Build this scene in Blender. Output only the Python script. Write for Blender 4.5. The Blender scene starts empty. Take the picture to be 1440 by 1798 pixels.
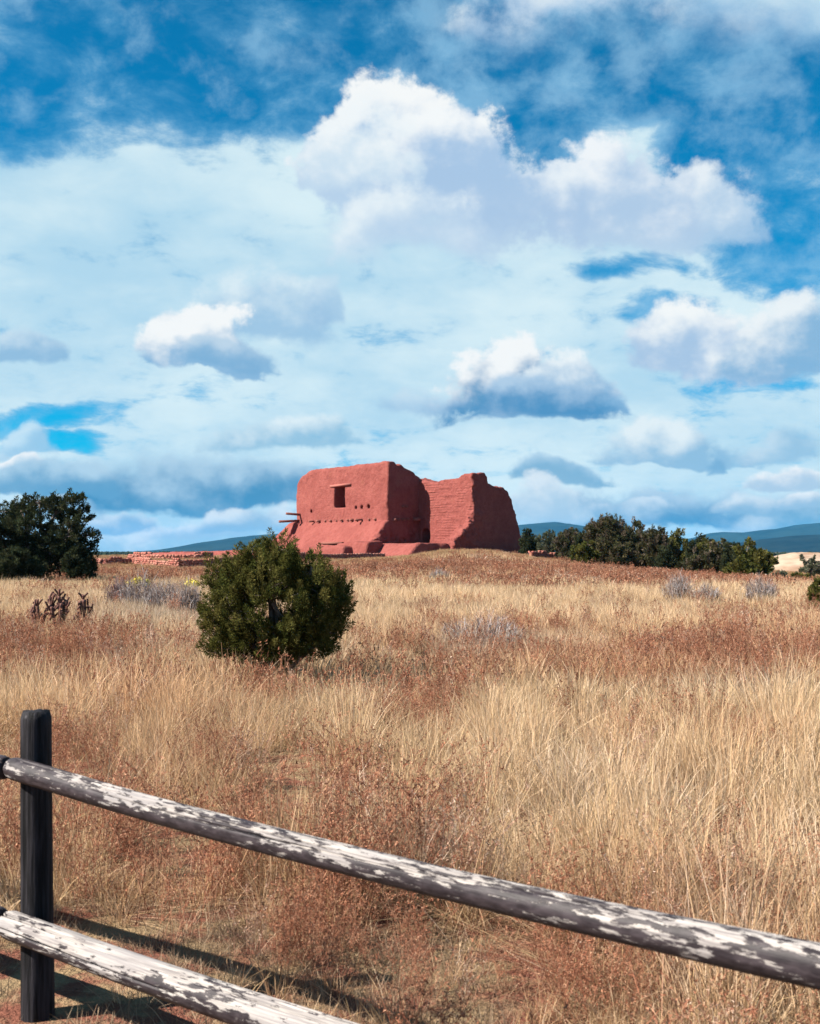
import bpy, math, random
import numpy as np

# ------------------------------------------------------------------ camera, world, sun, exposure
scene = bpy.context.scene
COL = scene.collection
F_PX, CX, HY = 2080.0, 720.0, 968.0      # focal length, centre column and eye level in photo pixels
EYE = 1.6
cam_d = bpy.data.cameras.new('camera')
cam = bpy.data.objects.new('camera', cam_d)
COL.objects.link(cam)
cam.location = (0, 0, EYE)
cam.rotation_euler = (math.radians(90), 0, 0)
cam_d.sensor_width = 36.0
cam_d.lens = F_PX / 1798.0 * 36.0
cam_d.shift_y = (HY - 899.0) / 1798.0
cam_d.clip_start = 0.05
cam_d.clip_end = 60000
cam_d.dof.use_dof = True
cam_d.dof.focus_distance = 14.0
cam_d.dof.aperture_fstop = 7.5
scene.camera = cam

EXPOSURE = 1.45
scene.view_settings.view_transform = 'Standard'
scene.view_settings.look = 'None'
scene.view_settings.exposure = EXPOSURE
scene.view_settings.gamma = 1.0
scene.view_settings.use_curve_mapping = False
scene.render.engine = 'CYCLES'
cy = scene.cycles
cy.max_bounces = 5
cy.diffuse_bounces = 2
cy.glossy_bounces = 2
cy.transmission_bounces = 3
cy.volume_bounces = 0
cy.transparent_max_bounces = 6
cy.caustics_reflective = False
cy.caustics_refractive = False
cy.sample_clamp_direct = 5.0
cy.sample_clamp_indirect = 2.5
cy.use_denoising = True
cy.use_adaptive_sampling = False

SUN_EL = math.radians(40.0)
SUN_PHI = math.radians(13.4)              # light travels to +x and a little away from the camera
SUN_TRAVEL = np.array([math.cos(SUN_PHI) * math.cos(SUN_EL), math.sin(SUN_PHI) * math.cos(SUN_EL), -math.sin(SUN_EL)])
sun_d = bpy.data.lights.new('sun', 'SUN')
sun_d.energy = 5.0
sun_d.angle = math.radians(0.5)
sun_d.color = (1.0, 0.93, 0.82)
sun = bpy.data.objects.new('sun', sun_d)
COL.objects.link(sun)
from mathutils import Vector
sun.rotation_euler = Vector(SUN_TRAVEL).to_track_quat('-Z', 'Y').to_euler()
sun.location = (-30, -10, 40)

world = bpy.data.worlds.new('World')
scene.world = world
world.use_nodes = True
try:
    world.cycles.sampling_method = 'MANUAL'
    world.cycles.sample_map_resolution = 512
except Exception:
    pass


class NT:
    """small helper to write node trees as expressions"""
    def __init__(self, nt):
        self.nt = nt

    def n(self, typ, **kw):
        nd = self.nt.nodes.new(typ)
        for k, v in kw.items():
            setattr(nd, k, v)
        return nd

    def link(self, a, b):
        self.nt.links.new(a, b)

    def put(self, sock, v):
        if isinstance(v, bpy.types.NodeSocket):
            self.nt.links.new(v, sock)
        elif v is not None:
            sock.default_value = v

    def m(self, op, a, b=None, c=None, clamp=False):
        nd = self.n('ShaderNodeMath', operation=op, use_clamp=clamp)
        for i, v in enumerate((a, b, c)):
            if v is not None:
                self.put(nd.inputs[i], v)
        return nd.outputs[0]

    def v(self, op, a, b=None, c=None):
        nd = self.n('ShaderNodeVectorMath', operation=op)
        for i, x in enumerate((a, b, c)):
            if x is not None:
                self.put(nd.inputs[i], x)
        return nd.outputs['Value'] if op in ('DOT_PRODUCT', 'LENGTH', 'DISTANCE') else nd.outputs['Vector']

    def ss(self, x, a, b, lo=0.0, hi=1.0, smooth=True):
        nd = self.n('ShaderNodeMapRange', interpolation_type='SMOOTHSTEP' if smooth else 'LINEAR')
        nd.clamp = True
        self.put(nd.inputs[0], x)
        for i, q in enumerate((a, b, lo, hi)):
            self.put(nd.inputs[i + 1], q)
        return nd.outputs[0]

    def mix(self, f, a, b, blend='MIX'):
        nd = self.n('ShaderNodeMix', data_type='RGBA', blend_type=blend)
        self.put(nd.inputs[0], f)
        for s, q in ((nd.inputs[6], a), (nd.inputs[7], b)):
            if isinstance(q, (tuple, list)) and len(q) == 3:
                q = (*q, 1.0)
            self.put(s, q)
        return nd.outputs[2]

    def noise(self, vec, scale, detail=3.0, rough=0.5, lac=2.0, dist=0.0, col=False):
        nd = self.n('ShaderNodeTexNoise')
        if vec is not None:
            self.put(nd.inputs['Vector'], vec)
        nd.inputs['Scale'].default_value = scale
        nd.inputs['Detail'].default_value = detail
        nd.inputs['Roughness'].default_value = rough
        nd.inputs['Lacunarity'].default_value = lac
        nd.inputs['Distortion'].default_value = dist
        return nd.outputs['Color'] if col else nd.outputs[0]


def build_sky():
    T = NT(world.node_tree)
    world.node_tree.nodes.clear()
    out = T.n('ShaderNodeOutputWorld')
    bg = T.n('ShaderNodeBackground')
    STR = 0.05
    bg.inputs['Strength'].default_value = STR
    T.link(bg.outputs[0], out.inputs[0])
    sky = T.n('ShaderNodeTexSky', sky_type='NISHITA')
    sky.sun_disc = False
    sky.sun_elevation = SUN_EL
    sky.sun_rotation = math.radians(256.6)
    sky.altitude = 2100
    sky.air_density = 1.0
    sky.dust_density = 0.2
    sky.ozone_density = 3.0
    tc = T.n('ShaderNodeTexCoord')
    d = tc.outputs['Generated']
    sep = T.n('ShaderNodeSeparateXYZ')
    T.link(d, sep.inputs[0])
    dx, dy, dz = sep.outputs
    # deep polarised blue of an autumn sky at altitude
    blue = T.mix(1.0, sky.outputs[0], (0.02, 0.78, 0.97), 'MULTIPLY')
    # direction as tangent-plane coordinates of the northern half of the sky (x/y, z/y)
    yy = T.m('MAXIMUM', dy, 0.12)
    u = T.m('DIVIDE', dx, yy)
    v = T.m('DIVIDE', dz, yy)
    front = T.ss(dy, 0.25, 0.5)
    # noises shared by all clouds (all of them in direction space)
    warp = T.noise(d, 8.0, 4.0, 0.55, col=True)
    wv = T.v('MULTIPLY_ADD', warp, (0.13, 0.0, 0.06), (-0.065, 0.0, -0.03))
    wsep = T.n('ShaderNodeSeparateXYZ')
    T.link(wv, wsep.inputs[0])
    uw = T.m('ADD', u, wsep.outputs[0])
    vw = T.m('ADD', v, wsep.outputs[2])
    comb = T.n('ShaderNodeCombineXYZ')
    T.put(comb.inputs[0], uw)
    T.put(comb.inputs[2], vw)
    uv = comb.outputs[0]
    ds = T.v('MULTIPLY', d, (1.0, 1.0, 1.25))
    nz = T.noise(ds, 15.0, 8.0, 0.57)
    d2 = T.v('ADD', ds, (-0.016, 0.0, 0.018))
    nz2 = T.noise(d2, 15.0, 4.0, 0.5)
    fine = T.noise(d, 75.0, 5.0, 0.65)
    soft_n = T.noise(T.v('MULTIPLY', d, (1.0, 1.0, 2.2)), 5.0, 4.0, 0.5)
    relief = T.m('SUBTRACT', nz, nz2)                       # billows lit from the upper left
    edge = T.m('MULTIPLY_ADD', T.m('SUBTRACT', nz, 0.5), 2.6, T.m('MULTIPLY', T.m('SUBTRACT', fine, 0.5), 0.55))
    # high broken veil on a plane above the viewer
    zz = T.m('ADD', T.m('MAXIMUM', dz, 0.0), 0.30)
    pc = T.n('ShaderNodeCombineXYZ')
    T.put(pc.inputs[0], T.m('DIVIDE', dx, zz))
    T.put(pc.inputs[1], T.m('DIVIDE', dy, zz))
    big = T.noise(pc.outputs[0], 2.0, 5.0, 0.55, dist=0.3)
    mot = T.noise(pc.outputs[0], 9.5, 7.0, 0.62, dist=0.25)

    def blob(cx, cyy, rx, ry):
        p = T.v('MULTIPLY', T.v('SUBTRACT', uv, ((cx - CX) / F_PX, 0, (HY - cyy) / F_PX)), (F_PX / rx, 0, F_PX / ry))
        return T.m('MAXIMUM', T.m('SUBTRACT', 1.0, T.v('DOT_PRODUCT', p, p)), 0.0)

    holes = None
    for cx, cyy, rx, ry, s in [(160, 90, 560, 200, 1.2), (900, 150, 320, 190, 1.15), (1420, 280, 280, 260, 1.6), (1130, 110, 420, 150, 1.0),
                               (560, 60, 560, 200, 1.1), (1105, 462, 140, 30, 0.50), (1180, 548, 120, 50, 0.45), (30, 745, 260, 30, 0.52), (80, 785, 130, 26, 0.8),
                               (1330, 660, 170, 60, 0.35), (1430, 420, 150, 60, 0.8)]:
        b = T.m('MULTIPLY', blob(cx, cyy, rx, ry), s)
        holes = b if holes is None else T.m('MAXIMUM', holes, b)
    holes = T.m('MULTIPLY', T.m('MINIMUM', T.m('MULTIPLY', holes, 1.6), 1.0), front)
    # the higher sky is clearer: veil thinned towards unseen zenith to cut ambient light
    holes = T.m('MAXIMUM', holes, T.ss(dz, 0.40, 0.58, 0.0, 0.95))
    patchy = T.ss(T.noise(d, 1.7, 3.0, 0.5), 0.42, 0.56)  # blue gaps added in the sky out of view, lowering the ambient light
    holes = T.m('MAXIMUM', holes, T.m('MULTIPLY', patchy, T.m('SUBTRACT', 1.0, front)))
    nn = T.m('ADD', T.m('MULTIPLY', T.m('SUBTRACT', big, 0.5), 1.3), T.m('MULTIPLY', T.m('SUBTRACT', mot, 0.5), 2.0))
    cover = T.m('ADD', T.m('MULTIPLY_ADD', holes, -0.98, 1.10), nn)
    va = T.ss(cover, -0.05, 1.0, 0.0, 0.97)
    W = lambda c: tuple(q / STR / 2 ** EXPOSURE for q in c)
    tone = T.m('ADD', T.m('MULTIPLY', T.m('SUBTRACT', soft_n, 0.5), 2.2), T.m('MULTIPLY', T.m('SUBTRACT', mot, 0.5), 0.8))
    veil = T.mix(T.ss(tone, -0.45, 0.45), W((0.46, 0.70, 0.85)), W((0.72, 0.88, 0.93)))
    veil = T.mix(T.ss(cover, 0.25, 0.95), W((0.20, 0.50, 0.76)), veil)
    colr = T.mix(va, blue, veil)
    # thin mottled flakes in the open blue
    flk = T.noise(ds, 22.0, 7.0, 0.58, dist=0.15)
    fl2 = T.noise(ds, 5.0, 3.0, 0.5)
    fa_ = T.m('ADD', T.m('MULTIPLY', T.m('SUBTRACT', flk, 0.5), 2.4), T.m('MULTIPLY', T.m('SUBTRACT', fl2, 0.48), 1.2))
    colr = T.mix(T.ss(fa_, -0.12, 0.65, 0.0, 0.55), colr, T.mix(va, W((0.36, 0.63, 0.84)), veil))
    # cumulus: (centre x, base y, half width, height, base softness, softness, light, dark, shade start, shade end, opacity)
    Lw, Lg, Lb = (0.93, 0.95, 0.95), (0.62, 0.76, 0.86), (0.40, 0.60, 0.78)
    Dg, Dm, Dd = (0.48, 0.63, 0.81), (0.24, 0.46, 0.69), (0.10, 0.30, 0.53)
    clouds = [
        (1180, 40, 430, 130, 90, 1.5, Lg, (0.36, 0.57, 0.78), 0.0, 0.8, 0.85),
        (1000, 20, 230, 90, 60, 1.0, (0.80, 0.88, 0.92), Dg, 0.0, 0.7, 0.85),
        (900, 430, 440, 140, 70, 1.3, (0.70, 0.83, 0.90), (0.50, 0.66, 0.82), -0.2, 1.0, 0.85),
        (1230, 410, 140, 120, 60, 0.8, (0.84, 0.90, 0.94), (0.46, 0.63, 0.81), 0.0, 0.9, 0.95),
        (1040, 400, 190, 170, 100, 0.6, (0.88, 0.92, 0.95), (0.44, 0.60, 0.79), 0.05, 0.95, 1.0),
        (725, 345, 205, 240, 130, 0.55, Lw, (0.44, 0.60, 0.80), 0.1, 0.85, 1.0),
        (932, 395, 130, 170, 100, 0.6, (0.84, 0.90, 0.94), (0.42, 0.58, 0.78), 0.1, 1.0, 1.0),
        (825, 360, 130, 190, 100, 0.55, (0.92, 0.95, 0.96), (0.40, 0.57, 0.78), 0.2, 0.95, 1.0),
        (640, 310, 120, 150, 70, 0.8, (0.88, 0.93, 0.95), (0.60, 0.75, 0.87), -0.1, 0.7, 0.95),
        (700, 430, 150, 110, 60, 1.1, (0.82, 0.90, 0.94), (0.50, 0.66, 0.83), -0.1, 0.9, 0.85),
        (480, 575, 140, 110, 36, 1.0, (0.76, 0.87, 0.92), (0.30, 0.52, 0.74), 0.0, 1.0, 0.8),
        (575, 545, 55, 75, 34, 1.0, (0.58, 0.74, 0.86), (0.33, 0.54, 0.75), 0.1, 0.9, 0.75),
        (350, 645, 125, 122, 24, 0.5, Lw, Dm, -0.05, 0.66, 1.0),
        (430, 642, 75, 48, 16, 0.8, (0.50, 0.66, 0.80), (0.22, 0.44, 0.67), 0.0, 0.9, 0.9),
        (25, 638, 60, 70, 20, 0.9, Lg, Dm, 0.1, 0.9, 0.8),
        (705, 712, 60, 46, 20, 1.0, (0.6, 0.75, 0.86), (0.36, 0.56, 0.76), 0.1, 0.8, 0.7),
        (875, 722, 125, 145, 24, 0.5, Lw, Dd, -0.02, 0.78, 1.0),
        (1010, 725, 135, 112, 20, 0.55, (0.86, 0.92, 0.94), Dm, 0.0, 0.85, 1.0),
        (930, 736, 215, 78, 18, 0.8, (0.42, 0.60, 0.78), (0.07, 0.27, 0.52), 0.0, 0.95, 0.92),
        (1235, 645, 125, 140, 40, 0.6, (0.92, 0.95, 0.95), (0.40, 0.57, 0.77), 0.0, 0.85, 1.0),
        (1385, 645, 140, 130, 34, 0.7, (0.86, 0.91, 0.93), Dm, 0.1, 0.9, 0.95),
        (530, 780, 160, 60, 20, 0.9, (0.80, 0.90, 0.93), (0.26, 0.51, 0.70), 0.0, 0.9, 0.85),
        (1165, 805, 150, 82, 16, 0.7, (0.80, 0.89, 0.92), (0.28, 0.51, 0.71), 0.0, 0.85, 0.95),
        (1380, 795, 100, 66, 24, 0.9, (0.6, 0.75, 0.85), (0.28, 0.51, 0.71), 0.1, 0.9, 0.75),
        (1238, 815, 34, 36, 20, 0.8, (0.42, 0.62, 0.78), (0.20, 0.43, 0.65), 0.1, 0.9, 0.9),
        (40, 800, 60, 50, 20, 0.8, (0.66, 0.83, 0.92), (0.4, 0.62, 0.8), 0.1, 0.8, 0.8),
        (30, 826, 55, 20, 8, 0.6, Lw, Lg, 0.0, 0.6, 1.0),
        (1000, 848, 95, 36, 14, 0.8, (0.42, 0.62, 0.78), (0.19, 0.42, 0.62), 0.1, 0.9, 0.9),
        (340, 892, 350, 95, 24, 0.9, (0.46, 0.65, 0.79), (0.06, 0.26, 0.47), -0.1, 0.95, 0.97),
        (40, 868, 170, 58, 18, 0.8, (0.46, 0.66, 0.80), (0.13, 0.35, 0.56), 0.1, 0.9, 0.9),
        (990, 925, 100, 70, 26, 0.7, (0.82, 0.89, 0.92), (0.42, 0.62, 0.77), 0.0, 0.9, 0.9),
        (1390, 850, 100, 48, 16, 0.6, Lw, (0.45, 0.62, 0.77), 0.0, 0.7, 1.0),
        (1160, 930, 240, 98, 22, 0.8, (0.46, 0.64, 0.79), (0.08, 0.28, 0.49), -0.1, 0.95, 0.97),
        (1400, 935, 150, 85, 22, 0.8, (0.62, 0.76, 0.85), (0.15, 0.37, 0.56), 0.0, 1.0, 0.95),
        (250, 965, 330, 58, 20, 0.9, (0.84, 0.91, 0.93), (0.34, 0.56, 0.72), 0.0, 0.8, 0.85),
        (215, 930, 95, 34, 12, 0.7, (0.84, 0.90, 0.93), Dm, 0.0, 0.9, 0.9),
        (335, 945, 110, 30, 12, 0.8, (0.86, 0.91, 0.93), (0.40, 0.58, 0.74), 0.0, 0.9, 0.85),
        (450, 935, 100, 44, 14, 0.7, (0.80, 0.88, 0.92), (0.30, 0.50, 0.68), 0.0, 0.9, 0.9),
        (80, 905, 110, 30, 12, 0.8, (0.70, 0.82, 0.89), (0.30, 0.50, 0.68), 0.0, 0.9, 0.85),
        (1080, 905, 90, 34, 12, 0.7, (0.66, 0.79, 0.88), (0.22, 0.43, 0.62), 0.0, 0.9, 0.85),
        (1290, 900, 110, 40, 14, 0.7, (0.76, 0.85, 0.90), (0.26, 0.47, 0.65), 0.0, 0.9, 0.9),
        (1420, 890, 70, 34, 12, 0.6, (0.86, 0.91, 0.93), (0.34, 0.54, 0.71), 0.0, 0.9, 0.9),
        (960, 905, 55, 60, 14, 0.7, (0.84, 0.90, 0.93), (0.45, 0.63, 0.77), 0.0, 0.9, 0.9),
        (950, 966, 600, 36, 16, 0.9, (0.72, 0.83, 0.89), (0.36, 0.57, 0.73), 0.1, 0.9, 0.7),
    ]
    rel3 = T.m('MULTIPLY', relief, 2.6)
    for cx, by, hw, h, sb, soft, lc, dc, s0, s1, op in clouds:
        q = T.v('MULTIPLY', T.v('SUBTRACT', uv, ((cx - CX) / F_PX, 0, (HY - by) / F_PX)), (F_PX / hw, 0, F_PX / h))
        mm = T.m('SUBTRACT', 1.0, T.v('DOT_PRODUCT', q, q))
        sp = T.n('ShaderNodeSeparateXYZ')
        T.link(q, sp.inputs[0])
        t = sp.outputs[2]
        flat = T.m('MULTIPLY_ADD', t, h / sb, 0.6)
        mm = T.m('ADD', T.m('MINIMUM', mm, flat), edge)
        a = T.m('MULTIPLY', T.ss(mm, 0.0, 0.70 * soft, 0.0, op), T.ss(t, -0.45, 0.25, 0.25 if sb >= 60 else 0.9, 1.0))
        a = T.m('MULTIPLY', a, front)
        tl = T.m('MULTIPLY_ADD', sp.outputs[0], -0.18, t)
        sh = T.ss(T.m('ADD', tl, rel3), s0 - 0.1, s1 + 0.1)
        colr = T.mix(a, colr, T.mix(sh, W(dc), W(lc)))
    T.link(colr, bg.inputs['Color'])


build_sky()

# ------------------------------------------------------------------ helpers
rs = np.random.RandomState(7)


def lat(ix, iy, iz, seed):
    h = (ix.astype(np.int64) * 374761393 + iy.astype(np.int64) * 668265263 + iz.astype(np.int64) * 2147483647 + seed * 1274126177) & 0xFFFFFFFF
    h = ((h ^ (h >> 13)) * 1274126177) & 0xFFFFFFFF
    h = h ^ (h >> 16)
    return (h & 0xFFFF).astype(np.float32) / 65535.0


def vnoise(x, y, z=None, seed=0):
    x = np.asarray(x, np.float32)
    y = np.asarray(y, np.float32)
    z = np.zeros_like(x) if z is None else np.asarray(z, np.float32)
    x, y, z = np.broadcast_arrays(x, y, z)
    fx, fy, fz = np.floor(x), np.floor(y), np.floor(z)
    tx, ty, tz = x - fx, y - fy, z - fz
    tx, ty, tz = (t * t * (3 - 2 * t) for t in (tx, ty, tz))
    ix, iy, iz = (f.astype(np.int64) for f in (fx, fy, fz))
    r = 0
    for a in (0, 1):
        for b in (0, 1):
            for c in (0, 1):
                wgt = (tx if a else 1 - tx) * (ty if b else 1 - ty) * (tz if c else 1 - tz)
                r = r + wgt * lat(ix + a, iy + b, iz + c, seed)
    return r * 2 - 1


def fbm(x, y, z=None, o=4, seed=0):
    r, a, k = 0, 1.0, 1.0
    for i in range(o):
        r = r + a * vnoise(np.asarray(x) * k, np.asarray(y) * k, None if z is None else np.asarray(z) * k, seed + i)
        a *= 0.5
        k *= 2.03
    return r


def sstep(a, b, x):
    t = np.clip((x - a) / (b - a), 0, 1)
    return t * t * (3 - 2 * t)


def nrm(a):
    return a / np.maximum(np.linalg.norm(a, axis=-1, keepdims=True), 1e-9)


def mesh_from(name, verts, faces, col=None, smooth=False):
    """verts (n,3); faces: array (m,3|4) or list of such arrays"""
    me = bpy.data.meshes.new(name)
    verts = np.asarray(verts, np.float32)
    fl = faces if isinstance(faces, list) else [faces]
    fl = [np.asarray(f, np.int32) for f in fl if len(f)]
    me.vertices.add(len(verts))
    me.vertices.foreach_set('co', verts.ravel())
    loops = np.concatenate([f.ravel() for f in fl])
    tot = np.concatenate([np.full(len(f), f.shape[1], np.int32) for f in fl])
    st = np.concatenate([[0], np.cumsum(tot)[:-1]]).astype(np.int32)
    me.loops.add(len(loops))
    me.loops.foreach_set('vertex_index', loops)
    me.polygons.add(len(tot))
    me.polygons.foreach_set('loop_start', st)
    me.polygons.foreach_set('loop_total', tot)
    if smooth:
        me.polygons.foreach_set('use_smooth', np.ones(len(tot), bool))
    if col is not None:
        at = me.color_attributes.new('col', 'FLOAT_COLOR', 'POINT')
        c = np.ones((len(verts), 4), np.float32)
        c[:, :3] = col
        at.data.foreach_set('color', c.ravel())
    me.update(calc_edges=True)
    me.validate()
    return me


def add(name, me, mat=None, parent=None, loc=None, rot=None):
    o = bpy.data.objects.new(name, me)
    COL.objects.link(o)
    if mat is not None and me is not None and len(me.materials) == 0:
        me.materials.append(mat)
    if parent is not None:
        o.parent = parent
    if loc is not None:
        o.location = loc
    if rot is not None:
        o.rotation_euler = rot
    return o


def tag(o, label=None, cat=None, group=None, kind=None):
    if label:
        o['label'] = label
    if cat:
        o['category'] = cat
    if group:
        o['group'] = group
    if kind:
        o['kind'] = kind
    return o


class MB:
    """collects vertices, faces and vertex colours for one mesh"""
    def __init__(self):
        self.v, self.q, self.t, self.c, self.n = [], [], [], [], 0

    def put(self, v, quads=None, tris=None, col=(1, 1, 1)):
        v = np.asarray(v, np.float32).reshape(-1, 3)
        if quads is not None and len(quads):
            self.q.append(np.asarray(quads, np.int32) + self.n)
        if tris is not None and len(tris):
            self.t.append(np.asarray(tris, np.int32) + self.n)
        c = np.asarray(col, np.float32)
        self.c.append(np.broadcast_to(c, (len(v), 3)) if c.ndim == 1 else c)
        self.v.append(v)
        self.n += len(v)

    def tube(self, pts, rad, sides=6, cap=True, col=(1, 1, 1), rmod=None):
        pts = np.asarray(pts, float)
        n = len(pts)
        rad = np.broadcast_to(np.asarray(rad, float), (n,))
        tan = nrm(np.gradient(pts, axis=0))
        ref = np.array([0, 0, 1.0]) if abs(tan[0][2]) < 0.9 else np.array([1.0, 0, 0])
        a = nrm(np.cross(tan, ref))
        b = np.cross(tan, a)
        th = np.linspace(0, 2 * np.pi, sides, endpoint=False)
        r = rad[:, None] * (np.ones((n, sides)) if rmod is None else rmod)
        V = pts[:, None, :] + r[..., None] * (np.cos(th)[None, :, None] * a[:, None, :] + np.sin(th)[None, :, None] * b[:, None, :])
        V = V.reshape(-1, 3)
        i = np.arange(n - 1)[:, None] * sides
        j = np.arange(sides)[None, :]
        k = (j + 1) % sides
        Q = np.stack([i + j, i + k, i + sides + k, i + sides + j], -1).reshape(-1, 4)
        tr = None
        if cap:
            V = np.vstack([V, pts[0], pts[-1]])
            c0, c1 = n * sides, n * sides + 1
            j = np.arange(sides)
            k = (j + 1) % sides
            tr = np.concatenate([np.stack([np.full(sides, c0), k, j], -1),
                                 np.stack([np.full(sides, c1), (n - 1) * sides + j, (n - 1) * sides + k], -1)])
        self.put(V, Q, tr, col)

    def box(self, lo, hi, col=(1, 1, 1), M=None):
        x0, y0, z0 = lo
        x1, y1, z1 = hi
        V = np.array([[x0, y0, z0], [x1, y0, z0], [x1, y1, z0], [x0, y1, z0], [x0, y0, z1], [x1, y0, z1], [x1, y1, z1], [x0, y1, z1]], float)
        if M is not None:
            V = V @ np.asarray(M).T
        self.put(V, [[0, 3, 2, 1], [4, 5, 6, 7], [0, 1, 5, 4], [1, 2, 6, 5], [2, 3, 7, 6], [3, 0, 4, 7]], None, col)

    def mesh(self, name, smooth=False):
        fl = []
        if self.q:
            fl.append(np.concatenate(self.q))
        if self.t:
            fl.append(np.concatenate(self.t))
        return mesh_from(name, np.concatenate(self.v), fl, np.concatenate(self.c), smooth)


# ------------------------------------------------------------------ materials
def new_mat(name):
    m = bpy.data.materials.new(name)
    m.use_nodes = True
    T = NT(m.node_tree)
    b = m.node_tree.nodes['Principled BSDF']
    b.inputs['Roughness'].default_value = 0.9
    b.inputs['Specular IOR Level'].default_value = 0.15
    return m, T, b


def bump(T, b, h, strength, dist=0.02):
    bp = T.n('ShaderNodeBump')
    bp.inputs['Strength'].default_value = strength
    bp.inputs['Distance'].default_value = dist
    T.put(bp.inputs['Height'], h)
    T.link(bp.outputs[0], b.inputs['Normal'])


def mat_leafy(name, trans=0.3, instancer=False, gain=1.0):
    m = bpy.data.materials.new(name)
    m.use_nodes = True
    nt = m.node_tree
    nt.nodes.clear()
    T = NT(nt)
    out = T.n('ShaderNodeOutputMaterial')
    at = T.n('ShaderNodeAttribute', attribute_name='col')
    c = at.outputs['Color']
    if instancer:
        ai = T.n('ShaderNodeAttribute', attribute_name='tint', attribute_type='INSTANCER')
        c = T.mix(1.0, c, ai.outputs['Color'], 'MULTIPLY')
    di = T.n('ShaderNodeBsdfDiffuse')
    tr = T.n('ShaderNodeBsdfTranslucent')
    T.put(di.inputs['Color'], c)
    T.put(tr.inputs['Color'], c)
    mx = T.n('ShaderNodeMixShader')
    mx.inputs[0].default_value = trans
    T.link(di.outputs[0], mx.inputs[1])
    T.link(tr.outputs[0], mx.inputs[2])
    T.link(mx.outputs[0], out.inputs[0])
    return m


def mat_adobe(name, course):
    m, T, b = new_mat(name)
    tc = T.n('ShaderNodeTexCoord')
    p = tc.outputs['Object']
    n1 = T.noise(p, 0.5, 5, 0.6)
    n2 = T.noise(p, 3.0, 5, 0.65)
    n3 = T.noise(T.v('MULTIPLY', p, (0.6, 0.6, 0.12)), 2.5, 4, 0.6)     # rain streaks
    n5 = T.noise(p, 0.9, 6, 0.7, dist=0.6)
    c = T.mix(T.ss(n1, 0.40, 0.60), (0.190, 0.057, 0.049), (0.226, 0.071, 0.061))
    c = T.mix(T.ss(n2, 0.42, 0.75, 0, 0.75), c, (0.166, 0.042, 0.036))
    c = T.mix(T.ss(n3, 0.54, 0.72, 0, 0.55), c, (0.251, 0.077, 0.065))
    c = T.mix(T.ss(n5, 0.58, 0.66, 0, 0.5), c, (0.225, 0.082, 0.062))      # patches of newer, browner plaster
    crk = T.m('ABSOLUTE', T.m('SUBTRACT', n5, 0.5))
    c = T.mix(T.ss(crk, 0.0, 0.012, 0.45, 0.0), c, (0.11, 0.032, 0.028))       # hairline cracks
    T.put(b.inputs['Base Color'], c)
    b.inputs['Roughness'].default_value = 1.0
    b.inputs['Specular IOR Level'].default_value = 0.05
    sp = T.n('ShaderNodeSeparateXYZ')
    T.link(p, sp.inputs[0])
    wob = T.noise(p, 0.7, 3, 0.5)
    z = T.m('MULTIPLY_ADD', wob, 0.25, sp.outputs[2])
    saw = T.m('FRACT', T.m('MULTIPLY', z, 3.6))
    crs = T.m('MULTIPLY', T.ss(saw, 0.0, 0.35), T.ss(n1, 0.45, 0.60))
    h = T.m('MULTIPLY_ADD', crs, course, T.m('MULTIPLY', n2, 1.6))
    bump(T, b, h, 0.8, 0.10)
    return m


def mat_stone():
    m, T, b = new_mat('red_sandstone')
    oi = T.n('ShaderNodeObjectInfo')
    tc = T.n('ShaderNodeTexCoord')
    n = T.noise(tc.outputs['Object'], 9, 4, 0.6)
    c = T.mix(oi.outputs['Random'], (0.275, 0.089, 0.069), (0.356, 0.178, 0.134))
    c = T.mix(T.ss(n, 0.4, 0.7, 0, 0.6), c, (0.219, 0.065, 0.053))
    T.put(b.inputs['Base Color'], c)
    bump(T, b, n, 0.6, 0.02)
    return m


def mat_old_wood(name, c0, c1):
    m, T, b = new_mat(name)
    tc = T.n('ShaderNodeTexCoord')
    n = T.noise(T.v('MULTIPLY', tc.outputs['Object'], (3, 40, 40)), 1.0, 4, 0.6)
    T.put(b.inputs['Base Color'], T.mix(n, c0, c1))
    bump(T, b, n, 0.5, 0.02)
    return m


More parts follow.
